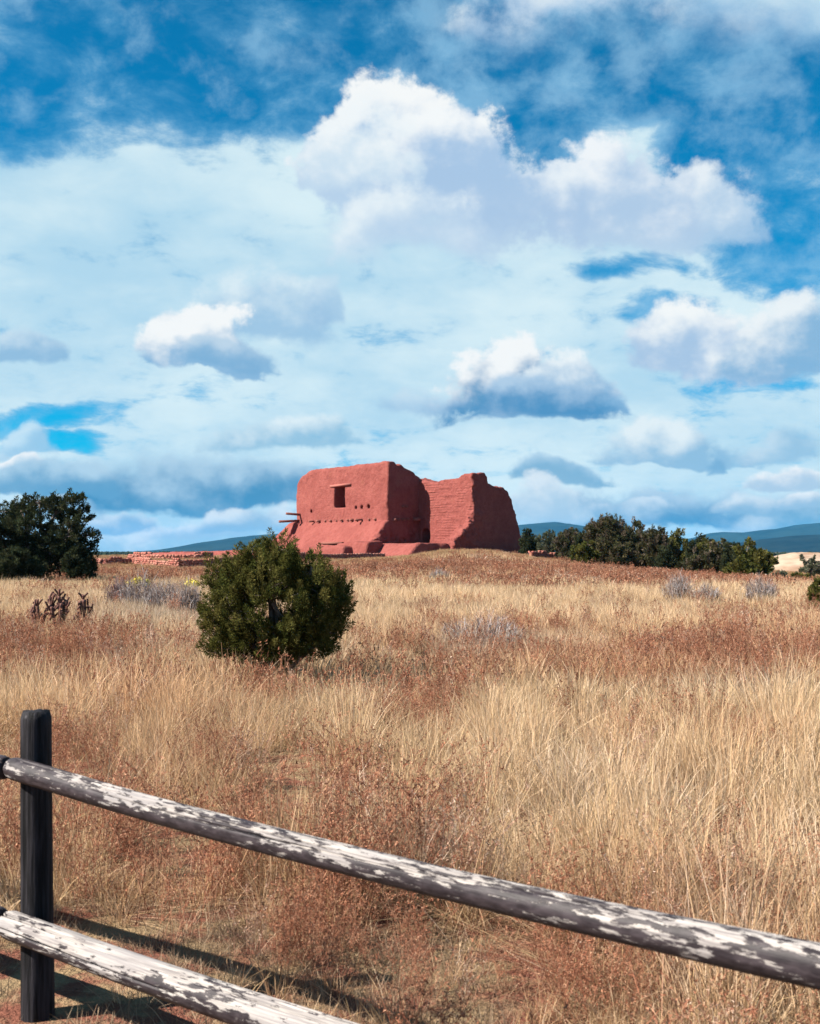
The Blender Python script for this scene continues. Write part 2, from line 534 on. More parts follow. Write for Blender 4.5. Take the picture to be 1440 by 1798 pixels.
def mat_rail(name, wear):
    """black paint peeling off bare grey-white wood; local X runs along the rail"""
    m, T, b = new_mat(name)
    tc = T.n('ShaderNodeTexCoord')
    p = tc.outputs['Object']
    nw = T.noise(p, 14, 3, 0.5, col=True)
    pw = T.v('ADD', p, T.v('MULTIPLY_ADD', nw, (0.05, 0.012, 0.012), (-0.025, -0.006, -0.006)))
    flake = T.noise(T.v('MULTIPLY', pw, (12.0, 70, 70)), 1.0, 6, 0.68)
    patch = T.noise(T.v('MULTIPLY', pw, (2.2, 7, 7)), 1.0, 3, 0.5)
    speck = T.noise(T.v('MULTIPLY', pw, (22, 60, 60)), 1.0, 3, 0.6)
    at = T.n('ShaderNodeAttribute', attribute_name='col')       # red channel: weathered upper side of the rail
    ws = T.n('ShaderNodeSeparateColor')
    T.link(at.outputs['Color'], ws.inputs[0])
    k = T.m('ADD', T.m('MULTIPLY', T.m('SUBTRACT', flake, 0.5), 3.6), T.m('MULTIPLY', T.m('SUBTRACT', patch, 0.5), 1.9))
    k = T.m('ADD', k, T.m('MULTIPLY', T.m('SUBTRACT', speck, 0.5), 1.2))
    k = T.m('ADD', k, T.m('MULTIPLY_ADD', ws.outputs[0], 0.80, wear))
    mask = T.ss(k, -0.08, 0.13)
    grain = T.noise(T.v('MULTIPLY', p, (6, 150, 150)), 1.0, 4, 0.6)
    wood = T.mix(T.ss(grain, 0.3, 0.72), (0.153, 0.136, 0.136), (0.399, 0.365, 0.344))
    wood = T.mix(T.ss(patch, 0.52, 0.68, 0, 0.55), wood, (0.238, 0.221, 0.225))
    paint = T.mix(T.ss(speck, 0.3, 0.75), (0.015, 0.011, 0.014), (0.047, 0.037, 0.043))
    c = T.mix(mask, paint, wood)
    T.put(b.inputs['Base Color'], c)
    T.put(b.inputs['Roughness'], T.ss(mask, 0, 1, 0.55, 0.9, smooth=False))
    b.inputs['Specular IOR Level'].default_value = 0.22
    h = T.m('ADD', T.m('MULTIPLY', mask, -0.7), T.m('MULTIPLY', grain, 0.5))
    bump(T, b, h, 0.7, 0.003)
    return m


def mat_post():
    m, T, b = new_mat('creosoted_post_wood')
    tc = T.n('ShaderNodeTexCoord')
    p = tc.outputs['Object']
    g = T.noise(T.v('MULTIPLY', p, (60, 60, 3)), 1.0, 5, 0.65)
    s = T.noise(T.v('MULTIPLY', p, (26, 26, 9)), 1.0, 4, 0.6)
    c = T.mix(T.ss(g, 0.35, 0.72), (0.003, 0.003, 0.004), (0.034, 0.031, 0.038))
    c = T.mix(T.ss(s, 0.68, 0.76, 0, 0.7), c, (0.13, 0.12, 0.135))
    T.put(b.inputs['Base Color'], c)
    b.inputs['Roughness'].default_value = 0.75
    bump(T, b, g, 0.9, 0.008)
    return m


def mat_ground():
    m, T, b = new_mat('dry_soil')
    g = T.n('ShaderNodeNewGeometry')
    p = g.outputs['Position']
    n1 = T.noise(p, 0.35, 5, 0.6)
    n2 = T.noise(p, 3.5, 5, 0.65)
    n3 = T.noise(p, 40, 4, 0.65)
    n4 = T.noise(p, 0.018, 4, 0.55)
    straw = T.mix(n3, (0.162, 0.105, 0.061), (0.324, 0.235, 0.138))
    soil = T.mix(n3, (0.121, 0.049, 0.035), (0.243, 0.101, 0.071))
    c = T.mix(T.ss(n2, 0.40, 0.58), soil, straw)
    c = T.mix(T.ss(n1, 0.56, 0.72, 0, 0.5), c, (0.211, 0.105, 0.069))
    # far ground: straw flats with dark woodland beyond
    sep = T.n('ShaderNodeSeparateXYZ')
    T.link(p, sep.inputs[0])
    r = T.v('LENGTH', p)
    far = T.mix(T.ss(n4, 0.45, 0.60), (0.081, 0.069, 0.041), (0.028, 0.041, 0.024))
    c = T.mix(T.ss(r, 180, 420), c, far)
    T.put(b.inputs['Base Color'], c)
    b.inputs['Roughness'].default_value = 1.0
    b.inputs['Specular IOR Level'].default_value = 0.0
    bump(T, b, T.m('ADD', n3, T.m('MULTIPLY', n2, 1.5)), 0.8, 0.05)
    return m


def mat_plain(name, stops, scale, rough=1.0, bstr=0.4, bdist=0.3):
    m, T, b = new_mat(name)
    tc = T.n('ShaderNodeTexCoord')
    n = T.noise(tc.outputs['Object'], scale, 6, 0.62)
    T.put(b.inputs['Base Color'], T.mix(T.ss(n, 0.38, 0.62), stops[0], stops[1]))
    b.inputs['Roughness'].default_value = rough
    b.inputs['Specular IOR Level'].default_value = 0.03
    bump(T, b, n, bstr, bdist)
    return m


M_ADOBE = mat_adobe('smooth_red_adobe', 0.12)
M_ADOBE2 = mat_adobe('coursed_red_adobe', 0.55)
M_STONE = mat_stone()
M_BEAM = mat_old_wood('weathered_beam_wood', (0.12, 0.045, 0.035), (0.26, 0.10, 0.08))
M_RAIL = mat_rail('peeling_black_rail', -0.72)
M_RAIL2 = mat_rail('peeling_black_lower_rail', -0.50)
M_RAIL3 = mat_rail('sound_black_rail', -1.05)
M_POST = mat_post()
M_GROUND = mat_ground()
M_GRASS = mat_leafy('dry_grass_blades', 0.30, True)
M_LEAF = mat_leafy('juniper_foliage', 0.25)
M_TWIG = mat_leafy('dry_twigs', 0.05)
M_BARK = mat_plain('juniper_bark', ((0.105, 0.081, 0.069), (0.219, 0.178, 0.162)), 12, 1.0, 0.6, 0.03)
M_CACT = mat_leafy('cholla_skin', 0.0)

# ------------------------------------------------------------------ terrain
_PX = np.array([0, 150, 400, 500, 600, 680, 730, 780, 850, 900, 1000, 1150, 1350, 1440.0])
_A = np.array([0.75, 0.90, 0.95, 0.85, 0.80, 0.88, 1.2, 1.62, 1.6, 1.28, 0.62, -0.12, -1.05, -1.35])
_Y0 = np.array([82, 84, 80, 72, 62, 56, 48, 42, 38, 36, 36, 36, 36, 36.0])


def gz(x, y):
    x = np.asarray(x, float)
    y = np.asarray(y, float)
    px = CX + F_PX * x / np.maximum(y, 8.0)
    A = np.interp(px, _PX, _A)
    y0 = np.interp(px, _PX, _Y0)
    z = A * sstep(y0, 114.0, y)
    z = z + 0.10 * vnoise(x / 9, y / 9, seed=3) * sstep(10, 30, np.hypot(x, y)) + 0.025 * vnoise(x / 0.9, y / 0.9, seed=5)
    z = z + (-7.0 - z) * sstep(165, 280, np.hypot(x, y))
    r = np.hypot(x, y)
    z = z + (-2.0 + 2.0 * vnoise(x / 500, y / 500, seed=9) - z) * sstep(350, 900, r)
    return z


def P(px, y, z=None):
    """ground (or given height) point seen in photo column px at depth y"""
    x = (px - CX) / F_PX * y
    return np.array([x, y, float(gz(x, y)) if z is None else z])


def build_ground():
    R = np.concatenate([[0.0], np.geomspace(0.25, 12000, 330)])
    na = 480
    th = np.linspace(0, 2 * np.pi, na, endpoint=False)
    X = R[1:, None] * np.cos(th)
    Y = R[1:, None] * np.sin(th)
    Z = gz(X, Y)
    V = np.concatenate([[[0, 0, 0]], np.stack([X, Y, Z], -1).reshape(-1, 3)])
    i = (1 + np.arange(len(R) - 2) * na)[:, None]
    j = np.arange(na)[None]
    k = (j + 1) % na
    Q = np.stack([i + j, i + na + j, i + na + k, i + k], -1).reshape(-1, 4)
    Tt = np.stack([np.zeros(na, int), 1 + np.arange(na), 1 + (np.arange(na) + 1) % na], -1)
    o = add('ground', mesh_from('ground', V, [Q, Tt], None, True), M_GROUND)
    tag(o, 'dry field of straw litter and reddish soil rising to the ruin', kind='structure')


build_ground()


def ridge(name, prof, dist, depth, mat, label, noise=0.12, z0=-4.0, nx=160, ny=26):
    """a hill range: skyline heights from (column, row) pairs, with real depth behind and in front"""
    pxs = np.array([p[0] for p in prof], float)
    hs = np.array([(HY - p[1]) / F_PX * dist + EYE for p in prof])
    q = np.linspace(pxs[0], pxs[-1], nx)
    h = np.interp(q, pxs, hs)
    t = np.linspace(-1, 1, ny)
    QX, TT = np.meshgrid(q, t, indexing='ij')
    X = (QX - CX) / F_PX * dist
    Y = dist + TT * depth
    fall = np.cos(np.clip(TT, -1, 1) * np.pi / 2) ** 1.2
    n = fbm(X / (dist * 0.05), Y / (dist * 0.05), None, 5, 21)
    H = h[:, None] - z0
    Z = z0 + H * fall * (1 + noise * n * (1 - 0.6 * fall)) - (1 - fall) * 2
    V = np.stack([X, Y, Z], -1).reshape(-1, 3)
    i = np.arange(nx - 1)[:, None] * ny
    j = np.arange(ny - 1)[None]
    Qd = np.stack([i + j, i + ny + j, i + ny + j + 1, i + j + 1], -1).reshape(-1, 4)
    o = add(name, mesh_from(name, V, Qd, None, True), mat)
    return tag(o, label, kind='structure')


M_MTN = mat_plain('forested_mountain', ((0.010, 0.022, 0.026), (0.018, 0.034, 0.034)), 0.004, 1.0, 0.0, 20)
M_MTN2 = mat_plain('dark_forested_mountain', ((0.006, 0.012, 0.014), (0.012, 0.020, 0.020)), 0.01, 1.0, 0.0, 20)
M_PALE = mat_plain('pale_eroded_hill', ((0.243, 0.154, 0.105), (0.389, 0.292, 0.219)), 0.07, 1.0, 0.5, 0.6)
ridge('mountain', [(250, 972), (300, 969), (345, 961), (380, 951), (420, 944), (470, 938), (520, 934), (600, 936), (700, 941), (800, 946), (900, 960), (960, 970)], 7600, 1800, M_MTN,
      'blue forested mountain rising left of the ruin')
ridge('mountain', [(840, 960), (880, 938), (905, 922), (940, 919), (965, 917), (1000, 921), (1040, 927), (1100, 938), (1180, 952), (1240, 962)], 8000, 1600, M_MTN,
      'blue mountain behind the right end of the ruin')
ridge('mountain', [(1120, 965), (1180, 953), (1240, 941), (1262, 934), (1300, 935), (1340, 929), (1370, 927), (1400, 922), (1440, 919), (1500, 921), (1600, 930), (1750, 950)], 8600, 1500, M_MTN,
      'highest blue mountain at the right edge')
ridge('mountain', [(1250, 966), (1300, 955), (1340, 946), (1390, 941), (1440, 939), (1520, 943), (1600, 950), (1700, 960)], 5200, 900, M_MTN2,
      'darker wooded ridge in front of the right mountain')
ridge('hill', [(1235, 1010), (1290, 982), (1345, 974), (1370, 971), (1410, 972), (1450, 975), (1520, 980), (1600, 1000)], 330, 70, M_PALE,
      'pale eroded hillside beyond the right trees', 0.35, -9.0)


def build_forest():
    """far woodland reading as one dark line along the horizon"""
    r = np.random.RandomState(4)
    mb = MB()
    n = 6500
    y = r.uniform(620, 1700, n)
    s = r.uniform(-0.55, 0.55, n)
    keep = fbm(s * 9, y / 400, None, 3, 17) > -0.35
    y, s = y[keep], s[keep]
    x = s * y
    z = gz(x, y)
    n = len(x)
    h = r.uniform(2.0, 4.2, n)
    w = r.uniform(2.0, 4.5, n)
    a = r.uniform(0, 6.28, n)
    V = []
    ring = []
    for k in range(5):
        th = a + k * 2 * np.pi / 5
        rr = w * r.uniform(0.7, 1.1, n) * 0.5
        ring.append(np.stack([x + rr * np.cos(th), y + rr * np.sin(th), z + h * r.uniform(0.25, 0.55, n)], -1))
    top = np.stack([x + w * r.uniform(-0.1, 0.1, n), y, z + h], -1)
    bot = np.stack([x, y, z - 0.3], -1)
    V = np.stack(ring + [top, bot], 1).reshape(-1, 3)
    base = np.arange(n)[:, None, None] * 7
    f = np.array([[k, (k + 1) % 5, 5] for k in range(5)] + [[(k + 1) % 5, k, 6] for k in range(5)])[None]
    mb.put(V, None, (base + f).reshape(-1, 3), (0.030, 0.045, 0.030))
    o = add('distant_forest', mb.mesh('distant_forest'), M_LEAF)
    tag(o, 'thin dark line of far woodland along the horizon', 'forest', kind='stuff')


build_forest()


def build_haze():
    m = bpy.data.materials.new('blue_air')
    m.use_nodes = True
    m.node_tree.nodes.clear()
    T = NT(m.node_tree)
    out = T.n('ShaderNodeOutputMaterial')
    vol = T.n('ShaderNodeVolumePrincipled')
    vol.inputs['Color'].default_value = (0.06, 0.48, 1.0, 1)
    vol.inputs['Density'].default_value = HAZE
    vol.inputs['Anisotropy'].default_value = 0.0
    T.link(vol.outputs[0], out.inputs['Volume'])
    m.cycles.homogeneous_volume = True
    m.cycles.volume_sampling = 'DISTANCE'
    mb = MB()
    mb.box((-12300, -12300, -14), (12300, 12300, 230))
    tag(add('haze', mb.mesh('haze'), m), 'thin blue air between the field and the mountains', 'haze', kind='stuff')


HAZE = 3.0e-5
build_haze()

# ------------------------------------------------------------------ adobe ruin (signed distance fields polygonised)
C1 = np.array([-2.3, 128.0])
U = np.array([0.631, -0.776])
W = np.array([0.776, 0.631])


def loc2w(u, w, z):
    u, w, z = np.broadcast_arrays(np.asarray(u, float), np.asarray(w, float), np.asarray(z, float))
    return np.stack([C1[0] + u * U[0] + w * W[0], C1[1] + u * U[1] + w * W[1], z], -1)


def u_of(px, w=0.0):
    s = (px - CX) / F_PX
    x0, y0 = C1 + w * W
    return (y0 * s - x0) / (U[0] - U[1] * s)


def surface_nets(Fv, org, h):
    S = Fv < 0
    nx, ny, nz = Fv.shape
    acc = np.zeros((nx - 1, ny - 1, nz - 1, 3), np.float32)
    cnt = np.zeros((nx - 1, ny - 1, nz - 1), np.float32)
    corner = [(i, j, k) for i in (0, 1) for j in (0, 1) for k in (0, 1)]

    def sub(A, c):
        return A[c[0]:c[0] + nx - 1, c[1]:c[1] + ny - 1, c[2]:c[2] + nz - 1]
    for a in corner:
        for ax in range(3):
            if a[ax] == 0:
                b = list(a)
                b[ax] = 1
                fa, fb = sub(Fv, a), sub(Fv, b)
                cr = (fa < 0) != (fb < 0)
                t = np.where(cr, fa / np.where(cr, fa - fb, 1), 0)
                for q in range(3):
                    acc[..., q] += np.where(cr, a[q] + (t if q == ax else 0), 0)
                cnt += cr
    act = cnt > 0
    idx = np.full(act.shape, -1, np.int64)
    idx[act] = np.arange(act.sum())
    cells = np.argwhere(act)
    V = (cells + acc[act] / cnt[act][:, None]) * h + np.asarray(org)
    Q = []
    for ax in range(3):
        o1, o2 = [(1, 2), (2, 0), (0, 1)][ax]
        sl0 = [slice(None)] * 3
        sl1 = [slice(None)] * 3
        sl0[ax] = slice(0, -1)
        sl1[ax] = slice(1, None)
        ch = S[tuple(sl0)] != S[tuple(sl1)]
        e = np.argwhere(ch)
        ok = (e[:, o1] > 0) & (e[:, o2] > 0) & (e[:, o1] < Fv.shape[o1] - 1) & (e[:, o2] < Fv.shape[o2] - 1)
        e = e[ok]
        d1 = np.zeros(3, int)
        d1[o1] = 1
        d2 = np.zeros(3, int)
        d2[o2] = 1
        c = [idx[tuple((e - d1 - d2).T)], idx[tuple((e - d2).T)], idx[tuple(e.T)], idx[tuple((e - d1).T)]]
        q = np.stack(c, -1)
        fl = ~S[tuple(e.T)]
        q[fl] = q[fl][:, ::-1]
        Q.append(q)
    return V, np.concatenate(Q)


def grid(u0, u1, w0, w1, z0, z1, h):
    return np.meshgrid(np.arange(u0, u1, h, dtype=np.float32), np.arange(w0, w1, h, dtype=np.float32), np.arange(z0, z1, h, dtype=np.float32), indexing='ij')


def smax(a, b, k):
    h = np.clip(0.5 - 0.5 * (b - a) / k, 0, 1)
    return b + (a - b) * h + k * h * (1 - h)


def smin(a, b, k):
    return -smax(-a, -b, k)


def sdf_obj(name, Fv, org, h, parent, mat=None):
    V, Q = surface_nets(Fv, org, h)
    Wd = loc2w(V[:, 0], V[:, 1], V[:, 2])
    return add(name, mesh_from(name, Wd, Q[:, ::-1], None, True), mat or M_ADOBE, parent)


church = bpy.data.objects.new('adobe_church_ruin', None)
COL.objects.link(church)
tag(church, 'large red adobe mission church ruin with one high window on the hilltop', 'ruin')


def build_transept():
    h = 0.12
    u, w, z = grid(-20.6, 0.9, -3.9, 6.8, 0.6, 12.2, h)
    n = fbm(u * 0.55, w * 0.55, z * 0.55, 3, 31)
    zt = 11.35 + 0.03 * (-u) * 0.0 - 0.10 * sstep(-4, -14, u) * 1.0
    zt = zt - 1.55 * np.clip((-14.6 - u) / 3.4, 0, 2) ** 2.2
    zt = zt - 0.25 * sstep(0.9, 1.5, w) - 0.35 * sstep(2.0, 2.6, w) - 0.9 * np.clip((w - 2.7) / 1.7, 0, 3) ** 1.4
    zt = zt + 0.045 * fbm(u * 0.9, w * 0.9, None, 3, 8) * (1 + 1.5 * sstep(0.8, 1.6, w))
    flare = np.where(z < 4.85, 0.22 + (4.85 - z) * 0.66 + 0.06 * np.clip(4.85 - z, 0, 9) ** 2, 0.0)
    wf = -0.022 * (11.3 - z) - flare
    bulge = 0.12 * vnoise(u * 0.25, z * 0.3, seed=44)
    F1 = (wf + bulge - w) * 0.86
    F2 = u - (0.03 * (11.3 - z) - 0.15 + 0.10 * vnoise(w * 0.6, z * 0.5, seed=45))
    F3 = -(u + 18.25 - 0.06 * (11.3 - z) * 0.3)
    F4 = w - 6.1
    Fo = smax(smax(F1, F2, 0.22), smax(F3, F4, 0.5), 0.7)
    Fo = smax(Fo, (z - zt) * 0.8, 0.30)
    # buttress at the left end
    bw = -0.75 - 0.75 * np.clip(5.1 - z, 0, 9)
    bl = -18.6 - 0.55 * np.clip(5.0 - z, 0, 9)
    B = smax(smax((bw - w) * 0.8, (bl - u) * 0.85, 0.4), smax(u + 16.75 - 0.10 * (5 - z), z - 5.05 - 0.12 * (w + 0.7), 0.25), 0.2)
    B = np.maximum(B, w - 1.5)
    Fo = smin(Fo, B, 0.12)
    # window: blind recess, unseen masonry left solid behind to keep it dark
    uw = -9.0
    win = np.maximum(np.maximum(np.abs(u - uw) - 0.98 - 0.03 * (8 - z), np.abs(z - 7.76) - 1.17), np.maximum(-3 - w, w - 5.2))
    Fo = np.maximum(Fo, -win)
    # small beam sockets
    for px, py in ((626, 891.5), (636.6, 891), (648.6, 890), (549, 898)):
        uu = u_of(px)
        D = C1[1] + uu * U[1]
        zz = (HY - py) / F_PX * D + EYE
        Fo = np.maximum(Fo, 0.24 - np.sqrt((u - uu) ** 2 * 0.9 + (z - zz) ** 2) - np.clip(w - 0.7, 0, 9))
    # worn scars and hollows
    sc = fbm(u * 1.6, w * 1.6, z * 2.4, 3, 71)
    Fo = Fo + 0.05 * n + 0.06 * np.clip(sc - 0.62, 0, 1) + 0.02 * vnoise(u * 3, w * 3, z * 5, 77)
    edge_ = np.exp(-np.abs(z - zt) / 0.5)
    Fo = Fo + 0.045 * edge_ * fbm(u * 2.1, w * 2.1, z * 2.1, 2, 90)
    foot = sstep(5.0, 3.0, z) * np.exp(-np.abs(u) / 0.5)
    Fo = Fo + 0.28 * foot * fbm(w * 2.4, z * 2.8, u * 2, 3, 66)
    sdf_obj('transept_wall', Fo, (-20.6, -3.9, 0.6), h, church)


def build_nave():
    h = 0.12
    u, w, z = grid(-1.2, 9.9, 0.9, 13.9, 0.4, 10.6, h)
    n = fbm(u * 0.6, w * 0.6, z * 0.6, 3, 131)
    # courses of the adobe brick showing as ledges
    zc = z + 0.10 * vnoise(u * 0.5, w * 0.5, seed=12)
    saw = (zc / 0.42) % 1.0
    cw = 0.055 * (sstep(0.0, 0.25, saw) - 0.5) * sstep(-0.35, 0.3, fbm(u * 0.45, z * 0.6, None, 2, 15))
    zt = 9.35 + 0.30 * np.clip((1.6 - u) / 2.2, 0, 1.3) ** 1.5 + 0.12 * sstep(3, 8, u) - 0.14 * np.exp(-((u - 2.6) / 1.3) ** 2)
    zt = zt + 0.32 * sstep(6.6, 6.9, u) * sstep(6.3, 5.9, w) + 0.07 * fbm(u * 1.5, w * 1.5, None, 3, 18)
    A = smax(smax(4.3 - 0.02 * (9.4 - z) - w, w - 6.3, 0.3), smax(-1.2 - u, u - 8.77, 0.2), 0.25)
    A = smax(A, (z - zt) * 0.9, 0.25)
    # end wall, stepped and rounded away at its far side
    ze = np.interp(w, [4.3, 5.9, 6.25, 6.6, 8.6, 9.3, 9.9, 10.4, 10.75, 11.2, 12.4, 13.3], [9.65, 9.6, 9.45, 8.62, 8.5, 8.1, 7.2, 5.9, 4.8, 3.6, 1.6, 0.2])
    ze = ze + 0.09 * fbm(u * 1.4, w * 1.4, None, 3, 19)
    E = smax(smax(6.5 - u, u - 8.80 - 0.02 * (9 - z), 0.25), smax(4.3 - w, w - 13.2, 0.3), 0.2)
    E = smax(E, (z - ze) * 0.72, 0.3)
    Fo = smin(A, E, 0.15)
    # rear nave wall
    R = smax(smax(9.2 - w, w - 10.8, 0.3), smax(-1.2 - u, u - 8.6, 0.2), 0.2)
    R = smax(R, z - np.minimum(8.3, ze), 0.3)
    Fo = smin(Fo, R, 0.2)
    # melted buttress at the corner
    wb = 4.3 - np.interp(z, [0, 2.2, 2.9, 3.6, 4.3, 5.5], [3.0, 2.75, 2.5, 1.7, 0.75, -0.1])
    Bt = smax(smax((wb - w) * 0.75, w - 6, 0.2), smax(6.9 + 0.3 * (z - 2) - u, u - 8.86, 0.25), 0.3)
    Bt = smax(Bt, z - 5.7, 0.2)
    Bt = Bt + 0.22 * fbm(u * 1.8, w * 1.8, z * 1.8, 3, 23)
    Fo = smin(Fo, Bt, 0.2)
    # door with arched head
    dr = np.where(z < 3.5, np.abs(u - 1.2) - 0.72, np.sqrt((u - 1.2) ** 2 + ((z - 3.5) * 1.2) ** 2) - 0.72)
    dr = np.maximum(dr, np.maximum(3 - w, w - 7))
    Fo = np.maximum(Fo, -dr)
    # pocks
    pk = fbm(u * 2.2, w * 2.2, z * 3.2, 3, 171)
    zone = np.exp(-(((u - 6.0) / 1.6) ** 2 + ((z - 6.4) / 0.7) ** 2))
    Fo = Fo + 0.05 * n + cw * 1.0 + 0.34 * np.clip(pk - 0.42, 0, 1) * zone + 0.02 * vnoise(u * 3, w * 3, z * 5, 79)
    corner = np.exp(-np.abs(u - 8.77) / 0.45) * np.exp(-np.abs(w - 4.3) / 0.6)
    Fo = Fo + 0.22 * corner * fbm(z * 2.2, u * 2, w * 2, 3, 58)
    edge_ = np.exp(-np.abs(z - np.where(u > 6.5, ze, zt)) / 0.4)
    Fo = Fo + 0.10 * edge_ * fbm(u * 2.4, w * 2.4, z * 2.4, 2, 91)
    sdf_obj('nave_wall', Fo, (-1.2, 0.9, 0.4), h, church, M_ADOBE2)


def build_terrace():
    h = 0.16
    u, w, z = grid(-19.6, 9.0, -5.0, 5.5, 0.2, 3.2, h)
    zt = 2.42 + 0.05 * fbm(u * 0.8, w * 0.8, None, 3, 61)
    Fo = smax(smax((-2.5 - 1.1 * (2.4 - z) - w) * 0.7, w - 5.0, 0.3), smax(-19.0 - u, u - 8.1 + 0.25 * vnoise(w, z, seed=4), 0.4), 0.3)
    Fo = smax(Fo, z - zt, 0.2)
    Fo = Fo + 0.06 * fbm(u * 0.9, w * 0.9, z * 0.9, 3, 62)
    sdf_obj('terrace', Fo, (-19.6, -5.0, 0.2), h, church)


def low_wall(label, u0, u1, w0, w1, ztop, seed, zb=0.0, k=0.3):
    h = 0.15
    u, w, z = grid(u0 - 0.8, u1 + 0.8, w0 - 0.9, w1 + 0.8, zb, float(np.max(np.asarray(ztop)[:, 1])) + 0.7, h)
    zt = np.interp(u, [p[0] for p in ztop], [p[1] for p in ztop]) + 0.07 * fbm(u * 0.9, w * 0.9, None, 3, seed)
    Fo = smax(smax(w0 - 0.18 * (2 - z) - w, w - w1, k), smax(u0 - u, u - u1, k), k)
    Fo = smax(Fo, z - zt, 0.35)
    Fo = Fo + 0.07 * fbm(u * 0.8, w * 0.8, z * 0.8, 3, seed + 3)
    o = sdf_obj('low_adobe_wall', Fo, (u0 - 0.8, w0 - 0.9, zb), h, None)
    tag(o, label, 'wall', 'low adobe walls before the ruin')


def beam(name, root, direc, length, sec, parent, col=(1, 1, 1), droop=0.0):
    """squared old timber sticking out of a wall"""
    d = nrm(np.asarray(direc, float))
    s = nrm(np.cross(d, [0, 0, 1.0]))
    t = np.cross(s, d)
    M = np.stack([d, s, t], 1)
    mb = MB()
    mb.box((-0.5, -sec / 2, -sec / 2), (length, sec / 2, sec / 2))
    me = mb.mesh(name)
    o = add(name, me, M_BEAM, parent)
    from mathutils import Matrix
    mw = Matrix(((M[0, 0], M[0, 1], M[0, 2], root[0]), (M[1, 0], M[1, 1], M[1, 2], root[1]), (M[2, 0], M[2, 1], M[2, 2], root[2]), (0, 0, 0, 1)))
    o.matrix_local = mw
    return o


build_transept()
build_nave()
build_terrace()
OUTW = np.array([-W[0], -W[1], 0.0])
OUTU = np.array([U[0], U[1], 0.0])
# lintel over the window
mb = MB()
mb.box((-1.95, -0.10, -0.12), (1.95, 0.40, 0.12))
lint = add('lintel', mb.mesh('lintel'), mat_old_wood('pale_lintel_wood', (0.25, 0.085, 0.07), (0.33, 0.12, 0.10)), church)
lint.location = loc2w(-8.75, -0.12, 9.12)
lint.rotation_euler = (0, math.radians(-1.2), math.atan2(U[1], U[0]))
mb = MB()
mb.box((-1.9, -0.10, -0.12), (1.9, 0.25, 0.12))
sill = add('ledge_timber', mb.mesh('ledge_timber'), M_BEAM, church)
sill.location = loc2w(-6.9, -2.62, 2.52)
sill.rotation_euler = (0, 0, math.atan2(U[1], U[0]))
# row of roof-beam stubs above the ledge
for cx_, ln, sec in ((455, 0.95, 0.26), (520, 0.6, 0.40), (585, 0.25, 0.3), (645, 0.30, 0.32), (705, 0.12, 0.22), (765, 0.28, 0.3), (830, 0.12, 0.22),
                     (885, 0.36, 0.40), (950, 0.34, 0.34), (1005, 1.15, 0.28), (1090, 0.3, 0.30), (1160, 0.32, 0.32)):
    px = 485 + cx_ / 6.55
    uu = u_of(px)
    r0 = loc2w(uu, -0.10, 5.12)
    beam('beam_stub', r0, OUTW + np.array([0, 0, -0.05]), ln * 0.9, sec * 0.78, church)
beam('roof_beam', loc2w(-16.9, 0.0, 5.95), OUTW + np.array([0, 0, 0.05]), 2.1, 0.26, church)
beam('roof_beam', loc2w(-17.1, 0.0, 5.25), OUTW + np.array([0, 0, -0.05]), 2.95, 0.28, church)
for ww, zz, ln, sec in ((0.7, 5.0, 0.35, 0.3), (1.3, 5.05, 0.3, 0.28), (1.9, 5.05, 0.4, 0.3), (2.6, 5.1, 0.3, 0.28), (3.5, 5.1, 0.9, 0.36), (2.0, 6.45, 0.12, 0.28), (2.5, 6.45, 0.12, 0.28)):
    beam('beam_stub', loc2w(0.05, ww, zz), OUTU, ln, sec, church)

low_wall('long low adobe wall running left in front of the church ruin', -46, 0.0, -6.0, -4.2, [(-46, 1.35), (-30, 1.55), (-18, 1.85), (-5, 2.1), (0, 2.12)], 201)
low_wall('stub of thick rounded adobe wall with a shaded end, below the church corner', -3.0, 2.6, -4.9, -2.7, [(-3, 2.5), (2.6, 2.68)], 211)


# ------------------------------------------------------------------ dry-laid stone walls
def stone_variants():
    out = []
    for s in range(6):
        r = np.random.RandomState(100 + s)
        V, Q = [], []
        g = np.linspace(-1, 1, 3)
        import itertools
        pts = {}
        def vid(p):
            if p not in pts:
                pts[p] = len(V)
                V.append(p)
            return pts[p]
        for ax in range(3):
            for sd in (-1, 1):
                for i in range(2):
                    for j in range(2):
                        c = []
                        for (a, b) in ((i, j), (i + 1, j), (i + 1, j + 1), (i, j + 1)):
                            p = [0, 0, 0]
                            p[ax] = sd
                            p[(ax + 1) % 3] = g[a]
                            p[(ax + 2) % 3] = g[b]
                            c.append(vid(tuple(p)))
                        Q.append(c if sd > 0 else c[::-1])
        V = np.array(V, float)
        L = np.linalg.norm(V, axis=1, keepdims=True)
        V = V * (0.62 + 0.38 / L) * 0.62 + r.uniform(-0.09, 0.09, V.shape)
        out.append(mesh_from('stone', V, np.array(Q), None, False))
        out[-1].materials.append(M_STONE)
    return out


STONES = stone_variants()
M_CORE = mat_plain('rubble_earth', ((0.178, 0.065, 0.049), (0.267, 0.113, 0.081)), 3.0, 1.0, 0.6, 0.1)


